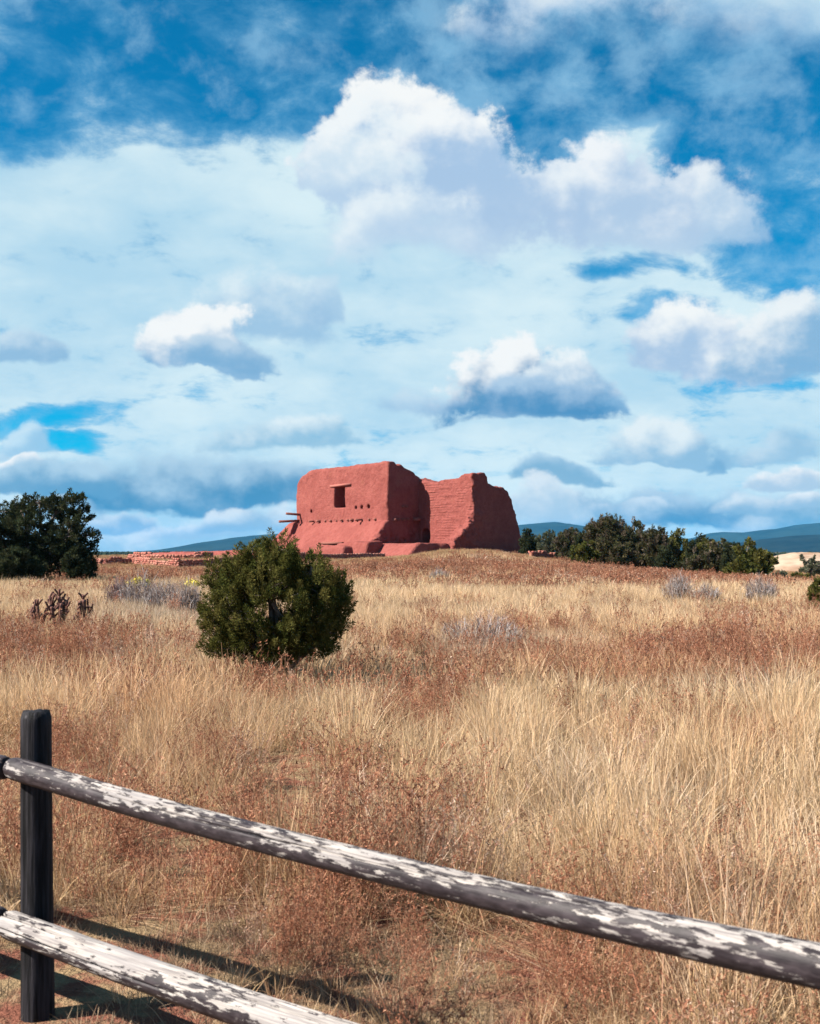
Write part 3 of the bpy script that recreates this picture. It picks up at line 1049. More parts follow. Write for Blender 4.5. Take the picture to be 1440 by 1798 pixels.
def stone_wall(label, path, height, seed, thick=0.45, size=0.30, name='stone_wall', ragged=0.25, limit=290):
    r = random.Random(seed)
    path = np.asarray(path, float)
    seg = np.linalg.norm(np.diff(path, axis=0), axis=1)
    L = np.concatenate([[0], np.cumsum(seg)])
    root = bpy.data.objects.new(name, None)
    COL.objects.link(root)
    tag(root, label, 'wall', 'stone walls of the old pueblo')

    def at(s):
        return np.array([np.interp(s, L, path[:, 0]), np.interp(s, L, path[:, 1])])
    mb = MB()
    ns = max(3, int(L[-1] / 0.7))
    prev = None
    ss = np.linspace(0, L[-1], ns)
    hs = [height * (1 + ragged * float(vnoise(s * 0.7 + seed, seed * 1.7, seed=5))) for s in ss]
    rows = []
    for s, hh in zip(ss, hs):
        p = at(s)
        d = at(min(s + 0.1, L[-1])) - at(max(s - 0.1, 0))
        d = d / np.linalg.norm(d)
        nn = np.array([d[1], -d[0]])
        z = float(gz(*p))
        rows.append([[*(p + nn * thick * 0.36), z - 0.3], [*(p + nn * thick * 0.3), z + hh * 0.82], [*(p - nn * thick * 0.3), z + hh * 0.82], [*(p - nn * thick * 0.36), z - 0.3]])
    V = np.array(rows).reshape(-1, 3)
    Q = []
    for i in range(ns - 1):
        for k in range(3):
            Q.append([i * 4 + k, i * 4 + k + 1, i * 4 + 4 + k + 1, i * 4 + 4 + k])
    Q += [[0, 3, 2, 1], [(ns - 1) * 4 + k for k in range(4)]]
    add('core', mesh_from('core', V, np.array(Q), None, False), M_CORE, root)
    cnt = 0
    ch = size * 0.62
    for sd in (1, -1):
        z0 = 0.0
        while z0 < height * (1 + ragged) and cnt < limit:
            s = r.uniform(0, size * 0.5)
            while s < L[-1] and cnt < limit:
                w = size * r.uniform(0.7, 1.5)
                hloc = float(np.interp(s + w / 2, ss, hs))
                if z0 + ch * 0.5 < hloc and not (sd < 0 and z0 + ch * 2 < hloc):
                    p = at(s + w / 2)
                    d = at(min(s + 0.1, L[-1])) - at(max(s - 0.1, 0))
                    d = d / np.linalg.norm(d)
                    nn = np.array([d[1], -d[0]]) * sd
                    q = p + nn * (thick * 0.30 + r.uniform(-0.04, 0.05))
                    o = bpy.data.objects.new('stone', r.choice(STONES))
                    COL.objects.link(o)
                    o.parent = root
                    o.location = (q[0], q[1], float(gz(*p)) + z0 + ch * 0.5)
                    o.rotation_euler = (r.uniform(-0.12, 0.12), r.uniform(-0.12, 0.12), math.atan2(d[1], d[0]) + r.uniform(-0.15, 0.15))
                    o.scale = (w * 0.8, size * 0.62, ch * r.uniform(0.8, 1.05))
                    cnt += 1
                s += w * 1.02
            z0 += ch
    return root


def gp(px, y):
    return P(px, y)[:2]


stone_wall('straight reddish stone wall between the large dark juniper and the curved wall', [gp(140, 101), gp(180, 99), gp(226, 100), gp(233, 103)], 0.48, 11, 0.45, 0.25, ragged=0.45)
stone_wall('curved reddish stone wall left of the foreground juniper', [gp(228, 101), gp(270, 96.5), gp(315, 94), gp(360, 95), gp(410, 98), gp(445, 101)], 0.56, 12, 0.45, 0.25, ragged=0.45)
stone_wall('low heap of tumbled wall stones behind the curved stone wall', [gp(240, 113), gp(290, 110), gp(330, 110), gp(366, 113)], 0.42, 13, 1.2, 0.34, ragged=0.6)
stone_wall('shaded stone footing below the adobe walls, behind the foreground juniper', [gp(505, 104), gp(560, 108), gp(615, 112), gp(672, 115)], 0.55, 14)
stone_wall('short ruined stone wall right of the church ruin, at the trees', [gp(932, 107), gp(955, 111), gp(984, 118)], 0.6, 15)


# ------------------------------------------------------------------ trees and shrubs
def foliage_mesh(name, r, lobes, n_plume, per, plume_len, plume_rad, leaf_len, leaf_w, pal, up=0.8, shell=0.5):
    """thousands of leaf sprays gathered in upright plumes spread through the lobes of the crown"""
    lobes = np.asarray(lobes, float)
    wgt = (lobes[:, 3] * lobes[:, 4] * lobes[:, 5]) ** (2 / 3)
    li = r.choice(len(lobes), n_plume, p=wgt / wgt.sum())
    dirs = nrm(r.normal(size=(n_plume, 3)))
    rad = 1.0 - shell * r.uniform(0, 1, n_plume) ** 1.8
    c = lobes[li]
    p = c[:, :3] + dirs * c[:, 3:] * rad[:, None]
    p[:, 2] = np.maximum(p[:, 2], 0.03)
    out = nrm(dirs / c[:, 3:])
    ax = nrm(out * 0.62 + np.array([0, 0, up]) + r.normal(size=(n_plume, 3)) * 0.22)
    pl = plume_len * r.uniform(0.6, 1.35, n_plume)
    pr = plume_rad * r.uniform(0.7, 1.3, n_plume)
    pcol = np.asarray(pal)[r.randint(0, len(pal), n_plume)] * r.uniform(0.75, 1.3, (n_plume, 1))
    N = n_plume * per
    k = np.repeat(np.arange(n_plume), per)
    t = r.uniform(0, 1, N)
    a0 = nrm(np.cross(ax, np.array([0.3, 0.9, 0.2])))
    b0 = np.cross(ax, a0)
    ph = r.uniform(0, 2 * np.pi, N)
    radl = np.cos(ph)[:, None] * a0[k] + np.sin(ph)[:, None] * b0[k]
    prof = (1 - t) ** 0.65 * (0.35 + 0.65 * np.minimum(t * 4, 1))
    rr = pr[k] * prof * np.sqrt(r.uniform(0.05, 1, N))
    base = p[k] + ax[k] * (t * pl[k] - pl[k] * 0.35)[:, None] + radl * rr[:, None]
    dr = nrm(ax[k] * 0.75 + radl * 0.6 + r.normal(size=(N, 3)) * 0.28)
    wv = nrm(np.cross(dr, r.normal(size=(N, 3)))) * (leaf_w * r.uniform(0.6, 1.3, N))[:, None]
    ll = (leaf_len * r.uniform(0.6, 1.4, N))[:, None]
    V = np.stack([base - wv * 0.5, base + wv * 0.5, base + dr * ll * 0.6 + wv * 0.45, base + dr * ll], 1).reshape(-1, 3)
    i = np.arange(N)[:, None] * 4
    Tr = np.concatenate([i + np.array([[0, 1, 2]]), i + np.array([[0, 2, 3]])])
    lc = pcol[k] * r.uniform(0.7, 1.35, (N, 1))
    col = np.repeat(lc, 4, 0)
    return mesh_from(name, V, Tr, col, False), p


def limbs_mesh(name, r, lobes, pts, base_r, trunk_h, n_twig, lean=(0, 0)):
    mb = MB()
    lobes = np.asarray(lobes, float)
    fork = np.array([lean[0], lean[1], trunk_h])
    mb.tube([[0, 0, -0.15], [lean[0] * 0.3, lean[1] * 0.3, trunk_h * 0.5], fork], [base_r * 1.25, base_r, base_r * 0.85], 8)
    joints = []
    for l in lobes:
        e = l[:3] + np.array([0, 0, l[5] * 0.35])
        m1 = fork * 0.55 + e * 0.45 + r.normal(size=3) * 0.06 * np.linalg.norm(e - fork)
        pp = np.array([fork, m1, (m1 + e) / 2 + r.normal(size=3) * 0.03 * np.linalg.norm(e), e])
        mb.tube(pp, np.array([0.75, 0.5, 0.33, 0.12]) * base_r, 6)
        joints += list(pp[1:]) + [(pp[1] + pp[2]) / 2, fork]
    joints = np.array(joints)
    sel = r.choice(len(pts), min(n_twig, len(pts)), replace=False)
    for q in pts[sel]:
        dd = np.linalg.norm(joints - q, axis=1) + np.maximum(joints[:, 2] - q[2], 0) * 1.5
        s = joints[np.argmin(dd)]
        mid = (s + q) / 2 + r.normal(size=3) * 0.08 * np.linalg.norm(q - s)
        mb.tube([s, mid, q], np.array([0.16, 0.10, 0.04]) * base_r + 0.003, 4, cap=False)
    return mb.mesh(name, True)


OLIVE = [(0.079, 0.079, 0.021), (0.097, 0.094, 0.028), (0.063, 0.070, 0.019), (0.117, 0.104, 0.032)]
DARK = [(0.028, 0.037, 0.019), (0.037, 0.045, 0.023), (0.049, 0.053, 0.028)]
MIX = [(0.061, 0.060, 0.028), (0.081, 0.070, 0.036), (0.049, 0.053, 0.026), (0.109, 0.085, 0.061)]
GREY = [(0.097, 0.105, 0.065), (0.121, 0.121, 0.081), (0.077, 0.085, 0.050)]


def tree(name, label, loc, lobes, pal, n_plume, per, pl, pr, ll, lw, seed, cat='tree', group=None, base_r=0.1, trunk_h=0.3, n_twig=60, up=0.8, shell=0.5):
    r = np.random.RandomState(seed)
    root = bpy.data.objects.new(name, None)
    COL.objects.link(root)
    root.location = loc
    tag(root, label, cat, group)
    cm, pts = foliage_mesh('crown', r, lobes, n_plume, per, pl, pr, ll, lw, pal, up, shell)
    add('crown', cm, M_LEAF, root)
    add('trunk', limbs_mesh('trunk', r, lobes, pts, base_r, trunk_h, n_twig), M_BARK, root)
    return root


# foreground juniper (about 2.2 m wide)
JD = 12.9
jl = P(482, JD)
S = JD / F_PX
JB = HY + F_PX * (EYE - jl[2]) / JD
J = []
for px, py, rx, ry, rz in ((482, 1072, 112, 100, 88), (402, 1078, 50, 60, 80), (566, 1072, 50, 62, 76), (475, 1010, 80, 80, 52), (425, 1030, 50, 60, 52), (545, 1022, 48, 60, 46),
                           (480, 1128, 92, 80, 42), (385, 1110, 34, 40, 48), (590, 1060, 26, 40, 50), (560, 1120, 36, 40, 44), (488, 975, 28, 30, 30), (440, 985, 24, 30, 32), (378, 1020, 18, 20, 36)):
    J.append(((px - 482) * S, 0.0, (JB - py) * S, rx * S * 0.9, ry * S * 0.9, rz * S * 0.9))
tree('juniper', 'rounded olive green juniper standing alone in the straw field', jl, J, OLIVE, 950, 160, 0.21, 0.066, 0.034, 0.0085, 5, group='junipers round the field', base_r=0.065, trunk_h=0.2, n_twig=330, up=0.75, shell=0.42)


def far_tree(label, px, D, wpx, toppy, pal, seed, name='juniper', dens=1.0, airy=0.0, group='junipers round the field', botpy=None, skirt=True):
    r = np.random.RandomState(seed)
    b = P(px, D)
    s = D / F_PX
    h = (HY - toppy) * s + EYE - b[2]
    w = wpx * s / 2
    lob = []
    n = 7 if airy else 6
    for i in range(n):
        a = r.uniform(0, 6.28)
        q = math.sqrt(r.uniform(0.05, 1)) * 0.62
        zc = r.uniform(0.32, 0.78) if skirt else r.uniform(0.5, 0.85)
        fr = r.uniform(0.36, 0.52) * (0.75 if airy else 1.0)
        top = 1.0 - 0.35 * (q / 0.62) ** 2 * r.uniform(0.3, 1)
        lob.append((w * q * math.cos(a), w * q * math.sin(a), h * zc * top, w * fr, w * fr, h * r.uniform(0.18, 0.27)))
    lob.append((r.uniform(-0.15, 0.15) * w, 0, h * 0.80, w * 0.42, w * 0.42, h * 0.17))
    if skirt:
        lob.append((0, 0, h * 0.24, w * 0.78, w * 0.78, h * 0.22))
        lob.append((w * r.uniform(-0.4, 0.4), -w * 0.3, h * 0.45, w * 0.6, w * 0.5, h * 0.28))
    area = (wpx * (HY - toppy + 40)) / 6000.0
    npl = int(max(70, min(620, 270 * area * dens)))
    return tree(name, label, b, lob, pal, npl, 60, h * 0.15, max(w, h * 0.4) * 0.075 + 0.06, 0.10 + 0.0007 * D, 0.035 + 0.00035 * D, seed + 1,
                group=group, base_r=0.05 * h, trunk_h=0.12 * h, n_twig=70, up=0.75, shell=0.6)


# big tree at the left edge: open, dark, with a pale skyline of branches
def left_tree():
    D = 57.5
    b = P(62, D)
    s = D / F_PX
    base_py = HY + F_PX * (EYE - b[2]) / D
    lob = []
    rr = np.random.RandomState(3)
    for px, py, rx, rz in ((118, 885, 36, 18), (140, 905, 17, 14), (75, 890, 42, 18), (35, 898, 34, 20), (5, 905, 30, 24), (105, 915, 40, 20), (60, 925, 40, 24), (20, 940, 44, 30),
                           (140, 925, 22, 14), (155, 945, 22, 14), (125, 950, 36, 22), (85, 960, 50, 28), (150, 968, 24, 16), (40, 975, 50, 34), (0, 975, 40, 40), (110, 985, 40, 24),
                           (-30, 930, 50, 45), (20, 1000, 55, 22), (75, 1000, 45, 22), (-40, 985, 55, 38)):
        lob.append(((px - 62) * s, rr.uniform(-1.2, 1.2), (base_py - py) * s, rx * s, rx * s * 0.9, rz * s))
    tree('juniper', 'tall dark juniper with open ragged crown at the left edge', b, lob, DARK, 1700, 46, 0.34, 0.17, 0.12, 0.05, 61, group='junipers round the field',
         base_r=0.20, trunk_h=0.7, n_twig=330, up=0.55, shell=0.75)


left_tree()
far_tree('bushy dark juniper at the right foot of the tall left one', 138, 56, 62, 955, DARK, 71, dens=1.5)
far_tree('low spreading dark juniper in front of the tall left one', 20, 53.5, 120, 965, DARK, 72, dens=1.5)
RIGHT = [
    ('dark juniper against the right foot of the church ruin', 928, 121, 46, 931, DARK, 1.0),
    ('grey green juniper second from the church ruin', 965, 119, 52, 934, GREY, 1.0),
    ('middling juniper between the ruin and the tallest tree', 1003, 113, 66, 929, MIX, 1.1),
    ('tallest bushy juniper of the row right of the ruin', 1060, 101, 104, 907, MIX, 1.3),
    ('wide juniper with bare grey twigs just right of the tallest one', 1112, 104, 86, 914, MIX, 1.2),
    ('tall juniper with a notched top in the middle of the row', 1150, 99, 72, 926, MIX, 1.2),
    ('olive juniper right of the notched one', 1190, 102, 72, 929, OLIVE, 1.1),
    ('narrow dark juniper behind the row near the right mountain', 1226, 97, 56, 938, DARK, 1.1),
    ('round green juniper left of the broad olive one', 1264, 92, 66, 947, MIX, 1.1),
    ('broad olive juniper at the right end of the row', 1312, 83, 96, 950, OLIVE, 1.4),
    ('small low juniper in front of the tallest one', 1030, 95, 52, 952, OLIVE, 1.0),
    ('squat grey twigged juniper below the wide one', 1090, 93, 62, 950, MIX, 1.0),
    ('small dark juniper before the notched one', 1170, 90, 56, 958, DARK, 1.0),
    ('small round juniper before the narrow dark one', 1215, 87, 60, 964, MIX, 1.0),
    ('dense dark juniper filling the gap left of the tallest one', 1022, 106, 58, 938, DARK, 1.2),
    ('dense juniper between the tallest and the wide one, set back', 1088, 108, 64, 922, DARK, 1.2),
    ('brownish juniper between the wide one and the notched one', 1132, 101, 56, 934, MIX, 1.3),
    ('dull green juniper between the narrow dark one and the round one', 1243, 95, 56, 947, OLIVE, 1.2),
    ('dark juniper tucked behind the broad olive one', 1288, 90, 52, 952, DARK, 1.2),
    ('pale grey green bush beside the broad olive juniper', 1368, 80, 40, 1000, GREY, 0.9),
    ('lone grey green juniper on the pale hillside at the right', 1422, 128, 60, 974, GREY, 1.0),
    ('low dark bush at the frame edge below the pale hillside', 1405, 82, 62, 1006, OLIVE, 0.9),
]
for i, (lb, px, D, wp, tp, pal, dn) in enumerate(RIGHT):
    far_tree(lb, px, D, wp, tp, pal, 300 + i * 7, dens=dn)
far_tree('small bright green juniper cut by the right frame edge', 1448, 29.5, 62, 1020, OLIVE, 501, dens=2.6)


def twig_shrub(label, px, D, wpx, hpx, pal, seed, name='dry_shrub', cat='shrub', group='grey shrubs in the field', nst=210, leaf=None):
    r = np.random.RandomState(seed)
    b = P(px, D)
    s = D / F_PX
    w, h = wpx * s / 2, hpx * s + 0.25
    th = 0.004 + 0.00022 * D
    mb = MB()
    for i in range(nst):
        a = r.uniform(0, 6.28)
        q = math.sqrt(r.uniform(0, 1))
        root = np.array([math.cos(a) * q * w * 0.55, math.sin(a) * q * w * 0.55, 0])
        tip = np.array([math.cos(a) * q * w, math.sin(a) * q * w, h * (1 - 0.45 * q * q) * r.uniform(0.65, 1.05)]) + r.normal(size=3) * 0.06
        mid = (root + tip) / 2 + r.normal(size=3) * 0.08 * h
        c = np.asarray(pal[r.randint(len(pal))]) * r.uniform(0.8, 1.2)
        pts = [(root, mid, tip)]
        for k in range(5):
            st = mid + (tip - mid) * r.uniform(0, 0.8)
            pts.append((st, None, st + nrm(tip - root + r.normal(size=3) * 0.5 * h) * h * r.uniform(0.12, 0.3)))
        for (p0, p1, p2) in pts:
            side = nrm(np.cross(p2 - p0, r.normal(size=3)))
            if p1 is None:
                mb.put([p0 - side * th * 0.4, p0 + side * th * 0.4, p2], None, [[0, 1, 2]], c)
            else:
                mb.put([p0 - side * th, p0 + side * th, p1 + side * th * 0.8, p1 - side * th * 0.8, p2], [[0, 1, 2, 3]], [[3, 2, 4]], c)
        if leaf is not None:
            for k in range(6):
                q0 = tip + r.normal(size=3) * 0.05
                d0 = nrm(r.normal(size=3) + [0, 0, 0.6]) * 0.09
                s0 = nrm(np.cross(d0, r.normal(size=3))) * 0.03
                mb.put([q0 - s0, q0 + s0, q0 + d0], None, [[0, 1, 2]], np.asarray(leaf) * r.uniform(0.8, 1.2))
    o = add(name, mb.mesh(name), M_TWIG, None, b)
    tag(o, label, cat, group)


LILAC = [(0.243, 0.207, 0.203), (0.308, 0.271, 0.267), (0.178, 0.126, 0.113), (0.275, 0.194, 0.154), (0.340, 0.308, 0.308)]
TW = [
    ('dark leafless shrub at the left end of the grey clump beside the cholla', 208, 31, 46, 46, [(0.16, 0.11, 0.11), (0.22, 0.16, 0.16)]),
    ('tallest silvery grey shrub in the clump left of the foreground juniper', 246, 30, 78, 58, LILAC),
    ('broad grey shrub in the middle of that clump', 292, 29, 70, 50, LILAC),
    ('grey shrub touching the left side of the foreground juniper', 330, 28, 56, 50, LILAC),
    ('rounded grey shrub in the pale grass at the right, left of two', 1192, 34, 52, 44, LILAC),
    ('low flat grey shrub between the two rounded ones at the right', 1240, 33, 56, 30, LILAC),
    ('swept grey shrub in the pale grass near the right edge', 1335, 33, 60, 44, LILAC),
    ('small grey shrub below the ruin in mid field', 772, 52, 40, 22, LILAC),
    ('faint grey shrub half sunk in the rust coloured weeds', 850, 19.5, 170, 44, LILAC),
]
for i, (lb, px, D, wp, hp, pal) in enumerate(TW):
    twig_shrub(lb, px, D, wp, hp, pal, 700 + i)
YEL = [(0.340, 0.275, 0.065), (0.405, 0.340, 0.081)]
twig_shrub('yellow flowering rabbitbrush behind the tallest grey shrub', 243, 46, 36, 14, YEL, 720, 'yellow_rabbitbrush', 'shrub', 'yellow rabbitbrush', 90, (0.55, 0.46, 0.08))
twig_shrub('yellow flowering rabbitbrush just left of the foreground juniper top', 338, 43, 26, 12, YEL, 721, 'yellow_rabbitbrush', 'shrub', 'yellow rabbitbrush', 70, (0.55, 0.46, 0.08))


# ------------------------------------------------------------------ cholla cacti
def cholla(label, px, D, hpx, nbr, seed, spread):
    r = np.random.RandomState(seed)
    b = P(px, D)
    h = hpx * D / F_PX + 0.25
    root = bpy.data.objects.new('cholla_cactus', None)
    COL.objects.link(root)
    root.location = b
    tag(root, label, 'cactus', 'cholla cacti in the left of the field')
    cA, cB = np.array([0.085, 0.045, 0.040]), np.array([0.16, 0.085, 0.07])

    def knob(mb, pts, rad):
        n = 14
        t = np.linspace(0, 1, n)
        tt = np.linspace(0, 1, len(pts))
        pp = np.stack([np.interp(t, tt, np.asarray(pts)[:, k]) for k in range(3)], 1)
        rm = 1 + 0.28 * (np.indices((n, 7)).sum(0) % 2)
        rr = rad * np.minimum(1, 0.6 + 2 * np.minimum(t, 1 - t) + 0.2)
        cc = np.repeat(cA + (cB - cA) * (np.arange(n) % 2)[:, None], 7, 0)
        mb.tube(pp, rr, 7, True, np.vstack([cc, cA, cB]), rm)
    trunk_top = []
    for i in range(5):
        mb = MB()
        a = i * 1.256 + r.uniform(0, 0.8)
        e = np.array([math.cos(a) * spread * r.uniform(0.3, 0.6), math.sin(a) * spread * 0.35, h * r.uniform(0.5, 0.82)])
        knob(mb, [[0, 0, -0.05], e * [0.6, 0.6, 0.5], e], 0.026)
        add('stem', mb.mesh('stem', True), M_CACT, root)
        trunk_top.append(e)
    mb = MB()
    e = np.array([0, 0, h * 0.80])
    knob(mb, [[0, 0, -0.05], [0.02, 0, h * 0.4], e], 0.028)
    add('stem', mb.mesh('stem', True), M_CACT, root)
    trunk_top.append(e)
    for i in range(nbr):
        mb = MB()
        s = trunk_top[r.randint(len(trunk_top))] * r.uniform(0.45, 1.0)
        a = r.uniform(0, 6.28)
        d = np.array([math.cos(a), math.sin(a) * 0.8, 0])
        L = h * r.uniform(0.16, 0.32)
        p1 = s + d * L * 0.42 + np.array([0, 0, L * r.uniform(0.15, 0.5)])
        p2 = p1 + d * L * r.uniform(0.05, 0.4) + np.array([0, 0, L * r.uniform(-0.6, 0.6)])
        knob(mb, [s, p1, p2], 0.016)
        add('branch', mb.mesh('branch', True), M_CACT, root)
    for k in range(4):
        mb = MB()
        a = k * 1.57 + 0.4
        s = e * 0.98
        p2 = s + np.array([math.cos(a) * 0.09, math.sin(a) * 0.09, 0.12 * h + r.uniform(-0.03, 0.05)])
        knob(mb, [s, (s + p2) / 2 + [0, 0, 0.02], p2], 0.016)
        add('branch', mb.mesh('branch', True), M_CACT, root)


cholla('tall cholla cactus, middle and largest of the three dark cacti', 104, 22.0, 66, 30, 41, 0.45)
cholla('small cholla cactus drooping left of the largest one', 66, 22.3, 42, 15, 42, 0.3)
cholla('upright cholla cactus right of the largest one', 146, 22.6, 55, 16, 43, 0.22)

# ------------------------------------------------------------------ wooden fence
FA = np.array([-1.288, 4.10])
FD = np.array([0.774, -0.633])
FN = np.array([-0.633, -0.774])
fence = bpy.data.objects.new('wooden_fence', None)
COL.objects.link(fence)
fence.location = (FA[0], FA[1], float(gz(*FA)))
tag(fence, 'weathered black post and rail fence crossing the foreground', 'fence')
FZ = fence.location[2]


def rail(t0, z0, t1, z1, r0, r1, off, mat, seed, wear=1.0, top0=0.0, sag=0.0, rm=None):
    """a peeled pole between two points along the fence line; local X along its length"""
    r = np.random.RandomState(seed)
    a = np.array([FD[0] * t0 + FN[0] * off, FD[1] * t0 + FN[1] * off, z0 - FZ])
    b = np.array([FD[0] * t1 + FN[0] * off, FD[1] * t1 + FN[1] * off, z1 - FZ])
    L = np.linalg.norm(b - a)
    n, sd = 190, 96
    x = np.linspace(0, L, n)
    th = np.linspace(0, 2 * np.pi, sd, endpoint=False)
    X, TH = np.meshgrid(x, th, indexing='ij')
    rad = np.interp(x, [0, L * 0.65, L], [r0, rm or (r0 * 0.35 + r1 * 0.65), r1])[:, None] * (1 + 0.035 * vnoise(X * 2.2, np.cos(TH) * 1.2 + seed, np.sin(TH) * 1.2, 3))
    rad = rad * (1 + 0.012 * vnoise(X * 7, np.cos(TH) * 5 + seed, np.sin(TH) * 5, 7))
    # drying checks along the grain
    for k in range(7):
        c0 = r.uniform(0.9, 3.5)
        x0, xl = r.uniform(0, L), r.uniform(0.35, 1.1)
        cen = c0 + 0.05 * np.sin(X * 3 + k)
        dd = np.abs((TH - cen + np.pi) % (2 * np.pi) - np.pi)
        rad = rad - 0.42 * rad * np.exp(-(dd / (0.10 if k < 2 else 0.05)) ** 2) * np.clip(1 - np.abs(X - x0) / xl, 0, 1) ** 0.5
    # rounded, slightly bruised ends
    rad = rad * np.minimum(1, 0.86 + 6 * np.minimum(X, L - X))
    bow = -sag * np.sin(x / L * np.pi) + 0.006 * vnoise(x * 1.3, x * 0 + seed, seed=2)
    cyl = np.stack([X, rad * np.cos(TH), rad * np.sin(TH) + bow[:, None]], -1)
    V = cyl.reshape(-1, 3)
    V = np.vstack([V, [0, 0, bow[0]], [L, 0, bow[-1]]])
    i = np.arange(n - 1)[:, None] * sd
    j = np.arange(sd)[None]
    k = (j + 1) % sd
    Q = np.stack([i + j, i + sd + j, i + sd + k, i + k], -1).reshape(-1, 4)[:, ::-1]
    j = np.arange(sd)
    k = (j + 1) % sd
    Tr = np.concatenate([np.stack([np.full(sd, n * sd), k, j], -1), np.stack([np.full(sd, n * sd + 1), (n - 1) * sd + j, (n - 1) * sd + k], -1)])
    # red channel: exposure to weather of the upper side
    ex = np.clip(0.5 + 0.62 * np.sin(TH), 0, 1) * (1.0 - top0 * np.exp(-X / 0.35)) * wear
    col = np.zeros((len(V), 3))
    col[:n * sd, 0] = ex.ravel()
    me = mesh_from('rail', V, [Q, Tr], col, True)
    o = add('rail', me, mat, fence)
    xd = (b - a) / L
    yd = np.cross([0, 0, 1.0], xd)
    yd /= np.linalg.norm(yd)
    zd = np.cross(xd, yd)
    from mathutils import Matrix
    o.matrix_local = Matrix([[xd[q], yd[q], zd[q], a[q]] for q in range(3)] + [[0, 0, 0, 1]])
    return o


OFF = 0.072
rail(-0.045, 0.857, 2.95, 0.800, 0.0400, 0.0445, OFF, M_RAIL, 1, 1.0, 0.8, 0.028, 0.0385)
rail(-0.075, 0.318, 2.95, 0.390, 0.0485, 0.057, OFF, M_RAIL2, 2, 1.0, 0.0, 0.032)
rail(-2.6, 0.78, -0.072, 0.848, 0.044, 0.0415, OFF + 0.004, M_RAIL3, 3, 0.8, 0.0)
rail(-2.6, 0.27, -0.105, 0.312, 0.046, 0.0495, OFF + 0.006, M_RAIL3, 4, 0.8, 0.0)


def post(t, h, r0, seed, lean):
    n, sd = 60, 40
    r = np.random.RandomState(seed)
    z = np.linspace(-0.35, h, n)
    th = np.linspace(0, 2 * np.pi, sd, endpoint=False)
    Z, TH = np.meshgrid(z, th, indexing='ij')
    rad = (r0 + 0.004 * (h - Z) / h) * (1 + 0.03 * vnoise(Z * 1.5, np.cos(TH) * 1.5 + seed, np.sin(TH) * 1.5, 4) + 0.02 * vnoise(Z * 1.2, TH * 7, seed=seed))
    for k in range(7):
        c0 = r.uniform(0, 6.28)
        z0 = r.uniform(0.2, h)
        dd = np.abs((TH - c0 - 0.05 * np.sin(Z * 4 + k) + np.pi) % (2 * np.pi) - np.pi)
        rad = rad - 0.12 * rad * np.exp(-(dd / 0.06) ** 2) * np.clip(1 - np.abs(Z - z0) / r.uniform(0.2, 0.6), 0, 1) ** 0.5
    rad = rad * np.minimum(1, 0.86 + 9 * (h - Z))
    V = np.stack([rad * np.cos(TH) + lean * Z, rad * np.sin(TH), Z + 0.004 * vnoise(TH * 3, TH * 0, seed=seed) * (Z > h - 0.02)], -1).reshape(-1, 3)
    V = np.vstack([V, [lean * h, 0, h + 0.004]])
    i = np.arange(n - 1)[:, None] * sd
    j = np.arange(sd)[None]
    k = (j + 1) % sd
    Q = np.stack([i + j, i + k, i + sd + k, i + sd + j], -1).reshape(-1, 4)
    j = np.arange(sd)
    k = (j + 1) % sd
    Tr = np.stack([np.full(sd, n * sd), (n - 1) * sd + j, (n - 1) * sd + k], -1)
    o = add('post', mesh_from('post', V, [Q, Tr], None, True), M_POST, fence)
    o.location = (FD[0] * t, FD[1] * t, 0)


post(0.0, 1.055, 0.0515, 1, -0.006)
post(2.95, 1.03, 0.052, 2, 0.004)


# ------------------------------------------------------------------ grasses and weeds
def tuft_mesh(name, r, nb, h, spread, width, lean, droop, pal, segs=3, lodge=0.0):
    a = r.uniform(0, 2 * np.pi, nb)
    q = np.sqrt(r.uniform(0, 1, nb)) * spread
    base = np.stack([np.cos(a) * q, np.sin(a) * q, np.full(nb, -0.02)], -1)
    az = a + r.normal(size=nb) * 0.9
    dv = np.stack([np.cos(az), np.sin(az), np.zeros(nb)], -1)
    hh = h * r.uniform(0.45, 1.15, nb)
    ln = np.abs(r.normal(size=nb)) * lean
    dp = r.uniform(0, 1, nb) ** 2 * droop
    flat = r.uniform(0, 1, nb) < lodge
    ln = np.where(flat, ln + r.uniform(0.6, 1.6, nb), ln)
    t = np.linspace(0, 1, segs + 1)
    pos = base[:, None, :] + dv[:, None, :] * (hh[:, None] * (ln[:, None] * t + dp[:, None] * t ** 2.2))[..., None]
    zz = hh[:, None] * (t[None] - (0.35 * dp[:, None]) * t[None] ** 2.5) * np.where(flat, 0.45, 1.0)[:, None]
    pos[..., 2] += zz
    fa = r.uniform(0, 2 * np.pi, nb)
    sd = np.stack([np.cos(fa), np.sin(fa), np.zeros(nb)], -1)
    wd = width * r.uniform(0.6, 1.3, nb)[:, None] * (1 - 0.75 * t[None] ** 1.5)
    Lf = pos - sd[:, None, :] * wd[..., None] * 0.5
    Rt = pos + sd[:, None, :] * wd[..., None] * 0.5
    V = np.stack([Lf[:, :-1], Rt[:, :-1]], 2).reshape(nb, -1, 3)
    V = np.concatenate([V, pos[:, -1:, :]], 1)
    nv = V.shape[1]
    Q, Tr = [], []
    for s in range(segs - 1):
        Q.append([2 * s, 2 * s + 1, 2 * s + 3, 2 * s + 2])
    Tr.append([2 * segs - 2, 2 * segs - 1, nv - 1])
    o = np.arange(nb)[:, None, None] * nv
    Qf = (o + np.array(Q)[None]).reshape(-1, 4)
    Tf = (o + np.array(Tr)[None]).reshape(-1, 3)
    c = np.asarray(pal)[r.randint(0, len(pal), nb)] * r.uniform(0.78, 1.2, (nb, 1))
    col = np.repeat(c, nv, 0)
    me = mesh_from(name, V.reshape(-1, 3), [Qf, Tf], col)
    me.materials.append(M_GRASS)
    return me


